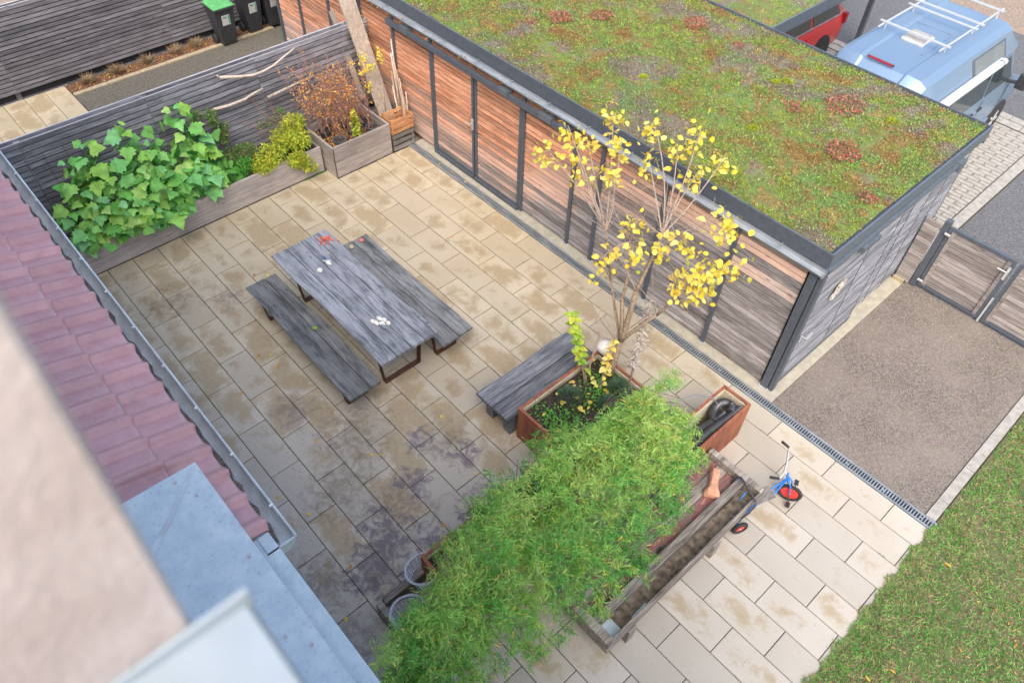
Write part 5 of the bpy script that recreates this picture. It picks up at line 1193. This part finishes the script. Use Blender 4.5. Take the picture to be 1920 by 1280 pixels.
# ---- big-leaved plant
bl = thing('sunflower_plant', (-1.45, -4.7, .45), 'tall bushy plant with large lobed bluish-green leaves in the long raised bed', 'plant')
tips = [(-1.9, -3.63, 1.70), (-1.8, -4.46, 1.72), (-1.8, -5.05, 1.70), (-1.6, -4.16, 1.42), (-1.4, -3.71, 1.04), (-1.8, -3.41, 1.30), (-1.2, -4.59, 1.18), (-1.2, -5.26, 1.06), (-1.8, -5.32, 1.5), (-1.5, -4.91, 1.38), (-1.15, -4.2, .85), (-1.0, -5.1, .75), (-1.0, -4.67, .72), (-1.2, -5.56, .75), (-1.6, -5.6, 1.0), (-1.15, -3.95, 1.0), (-1.55, -3.9, 1.2), (-1.0, -4.35, .6), (-1.35, -3.55, .8), (-1.05, -4.9, 1.0), (-1.5, -4.5, 1.25)]
q = B(); cnt = 0
for tip in tips:
    tip = Vector(tip); b0 = Vector((random.uniform(-1.6, -1.3), tip.y + random.uniform(-.15, .15), .44)); c = curve(b0, tip, .12, 9); q.tube(c, list(np.linspace(.016, .008, 9)), 6)
    for j in range(14):
        u = .22 + .78 * (j / 13) ** .75; i = min(7, int(u * 8)); p = c[i].lerp(c[i + 1], u * 8 - i); an = j * 2.4 + tip.y * 5
        d = Vector((math.cos(an), math.sin(an), .15 if u > .9 else -.05)); d.x += .28; pe = .14 * (1.1 - u) + .04; e = p + d * pe + Vector((0, 0, .03)); e.x = max(e.x, -2.12)
        if e.x < -2.0: d.x = abs(d.x)
        q.tube([p, p.lerp(e, .5) + Vector((0, 0, .02)), e], [.005, .004, .003], 4)
        me = LM_B[0] if u > .92 else random.choice(LM_B[1:] if u < .8 else LM_B); sc_ = .62 if j == 13 else random.uniform(.75, 1.05)
        if e.x + d.x * .25 < -2.15: d.x = -.2
        leafpart(me, bl, e, d + Vector((0, 0, random.uniform(-.9, -.1) if u < .85 else random.uniform(-.4, .1))), Vector((random.gauss(.45, .3), random.gauss(-.15, .3), .9)), sc_); cnt += 1
q.obj('stem', 'herb_leaf', bl)['kind'] = 'stuff'
P = []
for tip in tips:
    for _ in range(22):
        u = random.random(); P.append((-1.45 + (tip[0] + 1.45) * u + random.gauss(0, .12), tip[1] + random.gauss(0, .16), .42 + (tip[2] - .5) * u))
P = np.array([p for p in P if p[0] > -2.08]); n = len(P); T_LOBE = (np.array([(0, 0, 0), (.05, .42, 0), (.25, .55, .02), (.45, .5, 0), (.7, .3, -.08), (1.05, 0, -.25), (.7, -.3, -.08), (.45, -.5, 0), (.25, -.55, .02), (.05, -.42, 0), (.4, 0, .04)]), [(0, 10, 1), (1, 10, 2), (2, 10, 3), (3, 10, 4), (4, 10, 5), (5, 10, 6), (6, 10, 7), (7, 10, 8), (8, 10, 9), (9, 10, 0)])
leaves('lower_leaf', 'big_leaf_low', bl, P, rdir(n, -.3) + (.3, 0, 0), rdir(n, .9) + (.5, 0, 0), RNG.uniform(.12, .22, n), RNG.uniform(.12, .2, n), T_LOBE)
# ---- other bed plants
def bush(name, lab, cat, blobs, n, mat, L, Wd, up=.5, tm=T_OVAL, stems=0, smat='herb_leaf', parent=None, sub='foliage'):
    t = parent or thing(name, blobs[0][:2] + (.45,), lab, cat); P = []
    for _ in range(n):
        (x, y, z, rx, ry, rz) = blobs[RNG.integers(len(blobs))]; v = RNG.normal(size=3); v /= np.linalg.norm(v); v *= RNG.random() ** .35; P.append((x + v[0] * rx, y + v[1] * ry, z + v[2] * rz))
    leaves(sub, mat, t, P, rdir(n, up - .4), rdir(n, up + .5), RNG.uniform(*L, n), RNG.uniform(*Wd, n), tm)
    if stems:
        q = B()
        for _ in range(stems):
            (x, y, z, rx, ry, rz) = blobs[RNG.integers(len(blobs))]; a = RNG.uniform(0, 6.28); q.tube(curve((x + .3 * rx * math.cos(a), y + .3 * ry * math.sin(a), .45), (x + rx * math.cos(a), y + ry * math.sin(a), z + rz * .7), .08, 5), [.005, .004, .004, .003, .002], 4)
        q.obj('stem', smat, t)['kind'] = 'stuff'
    return t
bush('herb_patch', 'low bright green herb patch in the middle of the long raised bed', 'plant', [(-1.45, -3.2, .50, .24, .28, .11), (-1.5, -2.95, .52, .2, .2, .12), (-1.35, -3.4, .48, .16, .16, .1)], 4200, 'herb_leaf', (.02, .045), (.015, .03))
bush('leafy_shrub', 'dark olive shrub behind the bright herb patch against the fence', 'shrub', [(-1.72, -3.05, .62, .2, .32, .14), (-1.75, -2.75, .6, .18, .2, .12), (-1.75, -3.35, .7, .16, .16, .14)], 2200, 'olive_leaf', (.025, .05), (.014, .026), stems=8, smat='twig')
bush('climbing_shrub', 'upright small-leaved green shoot climbing the fence above the herb patch', 'shrub', [(-1.95, -3.05, 1.25, .10, .11, .18), (-1.95, -2.95, 1.0, .1, .12, .16), (-2.0, -3.3, 1.35, .07, .12, .1), (-1.9, -3.0, .85, .1, .1, .12)], 900, 'olive_leaf', (.035, .06), (.018, .03), stems=7, smat='twig')
bush('peony_bush', 'drooping lime and yellow foliage spilling over the bed next to the tall box', 'plant', [(-1.35, -2.5, .62, .28, .28, .16), (-1.5, -2.1, .72, .26, .28, .18), (-1.35, -1.95, .70, .24, .22, .16), (-1.6, -1.85, .85, .18, .2, .14), (-1.25, -2.7, .56, .18, .2, .12), (-1.12, -2.15, .5, .1, .16, .14)], 3800, 'limeyellow_leaf', (.05, .10), (.016, .028), up=.1, stems=26, smat='limeyellow_leaf')
bush('hanging_stem', 'yellow leafy stem hanging down the front board of the long bed', 'plant', [(-1.08, -1.98, .42, .05, .09, .13), (-1.07, -1.90, .26, .05, .08, .10), (-1.07, -2.06, .30, .04, .05, .08)], 150, 'limeyellow_leaf', (.05, .09), (.02, .035), up=-.4)
bush('leafy_sprig', 'green sprig leaning on the fence left of the rusty shrubs', 'plant', [(-1.85, -2.2, .85, .08, .22, .1), (-1.85, -1.95, .95, .08, .1, .1)], 260, 'olive_leaf', (.03, .05), (.015, .025), stems=5, smat='twig')
# rusty shrubs
rs = thing('autumn_shrub', (-1.3, -1.15, .5), 'twiggy shrub with rusty orange and yellow leaves in the tall raised bed', 'shrub')
q = B(); TP = []
for k in range(64):
    b0 = Vector((random.uniform(-1.6, -.95), random.uniform(-1.5, -.55), .48)); l = random.uniform(.7, 1.6) if b0.y < -.8 else random.uniform(.5, 1.3)
    e = b0 + Vector((random.gauss(-.12, .15), random.gauss(-.22, .22), l)); c = curve(b0, e, .07, 7); q.tube(c, list(np.linspace(.008, .0025, 7)), 4)
    for j in range(6):
        s_ = c[random.randint(2, 6)]; e2 = s_ + Vector((random.gauss(0, .14), random.gauss(-.05, .17), random.uniform(.0, .28))); q.tube(curve(s_, e2, .04, 4), [.003, .0025, .002, .0015], 3)
        if b0.y < -.72: TP += [s_.lerp(e2, random.random()) for _ in range(7)]
for k in range(22):   # long thin red twigs in front of the fence
    b0 = Vector((random.uniform(-2.0, -1.5), random.uniform(-2.2, -1.5), random.uniform(.5, .9))); e = b0 + Vector((random.uniform(-.1, .15), random.uniform(-.8, .5), random.uniform(.3, 1.0))); e.x = max(e.x, -2.1); q.tube(curve(b0, e, .1, 6), list(np.linspace(.006, .0025, 6)), 4)
q.obj('twig', 'twig', rs)['kind'] = 'stuff'
TP = np.array([p for p in TP if p.z < 1.75]); n = len(TP); TP = TP + RNG.normal(0, .03, TP.shape)
leaves('foliage', 'rust_leaf', rs, TP, rdir(n), rdir(n, .6), RNG.uniform(.022, .05, n), RNG.uniform(.016, .032, n), T_OVAL)
n = 700; P = np.c_[RNG.uniform(-1.64, -.9, n), RNG.uniform(-1.55, -.5, n), RNG.uniform(.475, .52, n)]
leaves('leaf_litter', 'rust_leaf', bedT, P, rdir(n) * (1, 1, .3), rdir(n, 1.5), RNG.uniform(.025, .06, n), RNG.uniform(.02, .035, n), T_OVAL)
bush('green_seedling', 'small lobed green and yellow leaves on a seedling in the tall raised bed', 'plant', [(-1.0, -1.0, .78, .06, .08, .1), (-.98, -1.02, .95, .05, .06, .08), (-.95, -1.02, .62, .06, .08, .08)], 130, 'limeyellow_leaf', (.05, .08), (.03, .05), stems=3)
bush('yellow_sapling', 'thin sapling with small bright yellow leaves in front of the leaning sticks', 'plant', [(-1.45, -.35, 1.35, .08, .16, .09), (-1.4, -.1, 1.55, .06, .06, .16), (-1.5, -.4, 1.55, .06, .08, .1), (-1.35, -.45, 1.1, .06, .06, .1)], 150, 'yellow_leaf_small', (.04, .07), (.03, .045), stems=5, smat='twig')
# dry grass tufts behind
for k, (y, lab) in enumerate([(-3.65, 'first from the slab path'), (-3.05, 'second from the slab path'), (-2.4, 'third from the slab path'), (-1.75, 'fourth from the slab path'), (-1.3, 'nearest the green-lidded bin')]):
    n = 260; a = RNG.uniform(0, 2 * PI, n); P = np.c_[np.full(n, -6.68) + RNG.normal(0, .03, n), y + RNG.normal(0, .04, n), np.full(n, .0)]
    t = thing('grass_tuft', (-6.68, y, 0), 'dry tan grass tuft by the back fence, ' + lab, 'grass tuft', 'dry grass tufts by the back fence')
    leaves('blade', 'dry_grass', t, P, np.c_[np.cos(a), np.sin(a), RNG.uniform(.3, 1.4, n)], rdir(n), RNG.uniform(.12, .26, n), .008, T_BLADE)
n = 1500; P = np.c_[RNG.uniform(-6.83, -6.51, n), RNG.uniform(-4.05, .5, n), np.full(n, .012)]
leaves('leaf_litter', 'litter', fB, P, rdir(n) * (1, 1, .3), rdir(n, 1.5), RNG.uniform(.02, .06, n), .02, T_OVAL)

# ---- lawn
n = 150000; X = 9.56 + 3.6 * RNG.random(n) ** 1.15; Y = RNG.uniform(-4.2, 4.2, n); k = (X > 9.585 + .02 * np.sin(Y * 14) - (Y < .06) * .012 * (1 + np.sin(Y * 31))) 
dn = np.sin(X * 3.1 + np.sin(Y * 2.3) * 2) * np.sin(Y * 3.7 + X) + .5 * np.sin(X * 9 + Y * 7); k &= RNG.random(n) < np.clip(.78 + .35 * dn, .18, 1)
P = np.c_[X, Y, np.full(n, -.012)][k]; n = len(P)
vv = np.clip(RNG.random(n) * .8 + .2 * (np.sin(P[:, 0] * 2.2) * np.sin(P[:, 1] * 1.9) < 0) * RNG.random(n), 0, .999)
leaves('grass', 'grass_blade', None, P, rdir(n) * (1, 1, .4) + (0, 0, .35), rdir(n), RNG.uniform(.03, .075, n), RNG.uniform(.006, .011, n), T_BLADE, vv)
setp(D.objects['grass'], 'short autumn lawn grass beside the paving', 'grass', None, 'stuff')
# grass creeping over the paving edge
for _ in range(1):
    n = 9000; Y = RNG.uniform(-4.2, .03, n); amp = .05 * (1 + np.sin(Y * 17) * np.sin(Y * 5.3)); X = 9.60 - RNG.random(n) ** 1.6 * amp - .01
    P = np.c_[X, Y, np.full(n, .0)]; leaves('edge_grass', 'grass_blade', None, P, rdir(n) * (1, 1, .3) + (-.5, 0, .2), rdir(n), RNG.uniform(.025, .06, n), .009, T_BLADE, RNG.random(n))
    setp(D.objects['edge_grass'], 'grass blades creeping over the jagged paving edge', 'grass', None, 'stuff')
n = 1300; X = 9.62 + 3. * RNG.random(n); leaves('lawn_litter', 'litter', D.objects['lawn'], np.c_[X, RNG.uniform(-4, 3.5, n), RNG.uniform(.0, .03, n)], rdir(n) * (1, 1, .3), rdir(n, 1.5), RNG.uniform(.015, .05, n), RNG.uniform(.01, .02, n), T_OVAL)
LM_F = [leafmesh('leaf', k, 'orange_litter', s) for k, s in (('oval', .075), ('oval', .09), ('round', .05))]
for j in range(46):
    x = 9.7 + 3.0 * random.random() ** 1.2; y = random.uniform(-3.2, 2.6)
    o = part('fallen_leaf', random.choice(LM_F[:2]), None, (x, y, .025), orient((random.gauss(0, 1), random.gauss(0, 1), .1), (random.gauss(0, .4), random.gauss(0, .4), 1)), (1, .7, 1))
    setp(o, 'small dry orange or yellow leaf lying on the lawn', 'leaf', 'fallen leaves on the lawn')
for (x, y, yel) in [(4.34, -4.42, 1), (4.27, -4.5, 1), (4.45, -5.54, 1), (4.37, -3.46, 1), (-.28, -5.3, 1), (2.0, -4.6, 1), (.51, -3.8, 1), (5.78, -5.88, 1), (6.4, -6.0, 1), (3.0, .17, 1), (.35, .02, 1), (.02, .0, 1), (.73, .03, 1), (4.4, -6.1, 1), (.38, -3.93, 0), (1.9, -4.7, 0), (2.2, -4.6, 0), (5.3, -5.5, 0), (5.6, -4.4, 0), (3.6, -4.9, 0), (2.3, -5.2, 0), (4.0, -5.7, 0), (-.2, -2.2, 0), (1.7, -1.1, 0)]:
    o = part('fallen_leaf', (LM_Y if yel else LM_F)[random.randint(0, 1)], None, (x, y, .012), orient((random.gauss(0, 1), random.gauss(0, 1), .0), (random.gauss(0, .2), random.gauss(0, .2), 1)), (.8, .6, .8) if yel else (.8, .8, .8))
    setp(o, 'small yellow leaf lying flat on the paving' if yel else 'small reddish brown leaf lying flat on the paving', 'leaf', 'yellow leaves on the paving' if yel else 'reddish leaves on the paving')
for (x, y, z, lab) in ((2.38, -3.99, .462, 'single green leaf lying on the gutter-side bench'), (1.5, -3.17, .757, 'tiny yellow leaf on the table behind the blue chalk'), (5.45, -6.33, 2.79, 'yellow leaf stuck in the gutter next to the zinc ledge')):
    o = part('fallen_leaf', LM_L[0] if 'green' in lab else LM_Y[0], None, (x, y, z), orient((random.gauss(0, 1), random.gauss(0, 1), .0), (.1, 0, 1)), (.9, .7, .9) if 'tiny' not in lab else (.4, .4, .4)); setp(o, lab, 'leaf')
n = 900; cx0 = RNG.uniform(7.3, 9.35, 60); cy0 = RNG.uniform(.2, 3.7, 60); k = RNG.integers(0, 60, n)
leaves('weed', 'grass_blade', D.objects['gravel_drive'], np.c_[cx0[k] + RNG.normal(0, .03, n), cy0[k] + RNG.normal(0, .03, n), np.full(n, -.003)], rdir(n, .6), rdir(n), RNG.uniform(.01, .03, n), .007, T_BLADE)
n = 2600
P = np.c_[RNG.uniform(-1.1, 9.5, n), RNG.uniform(-6.9, -.1, n), np.full(n, .0035)]; P = P[(RNG.random(n) < np.clip(.25 + .75 * (np.abs(P[:, 0] - 4.8) < 2.2) * (P[:, 1] < -3.2), 0, 1))]; n = len(P)
leaves('leaf_crumb', 'litter', pav, P, rdir(n) * (1, 1, .1), rdir(n) * (.2, .2, .2) + (0, 0, 1), RNG.uniform(.008, .024, n), RNG.uniform(.005, .012, n), T_BLADE)
# ---- moss in joints
P = []
for _ in range(2600):
    r = random.randint(1, 17); y = -r * .4; x = random.uniform(-1.1, 9.5); 
    if math.sin(x * 1.7 + r * 2.1) + math.sin(x * 6.1 + r) * .7 + random.gauss(0, .5) < .75: continue
    for _ in range(3): P.append((x + random.gauss(0, .02), y + random.gauss(0, .004), .001))
for _ in range(500):
    r = random.randint(1, 17); k = random.randint(-2, 11); x = .012 + (0 if r % 2 else .412) + k * LX; y = -r * .4 + random.random() * .4
    if x < -.8 or x > 9.5 or random.random() < .55: continue
    for _ in range(4): P.append((x + random.gauss(0, .004), y + random.gauss(0, .03), .001))
n = len(P); leaves('joint_moss', 'joint_moss', pav, P, rdir(n, .6), rdir(n), RNG.uniform(.008, .02, n), .009, T_BLADE)
n = 420; P = np.c_[RNG.uniform(-1.15, -.9, n), RNG.uniform(-1.95, -1.7, n), np.full(n, .002)]
leaves('moss_strip', 'joint_moss', pav, np.c_[np.full(n, -1.155) + RNG.normal(0, .012, n), RNG.uniform(-2.1, -1.64, n), np.full(n, .002)], rdir(n, .8), rdir(n), .022, .01, T_BLADE)
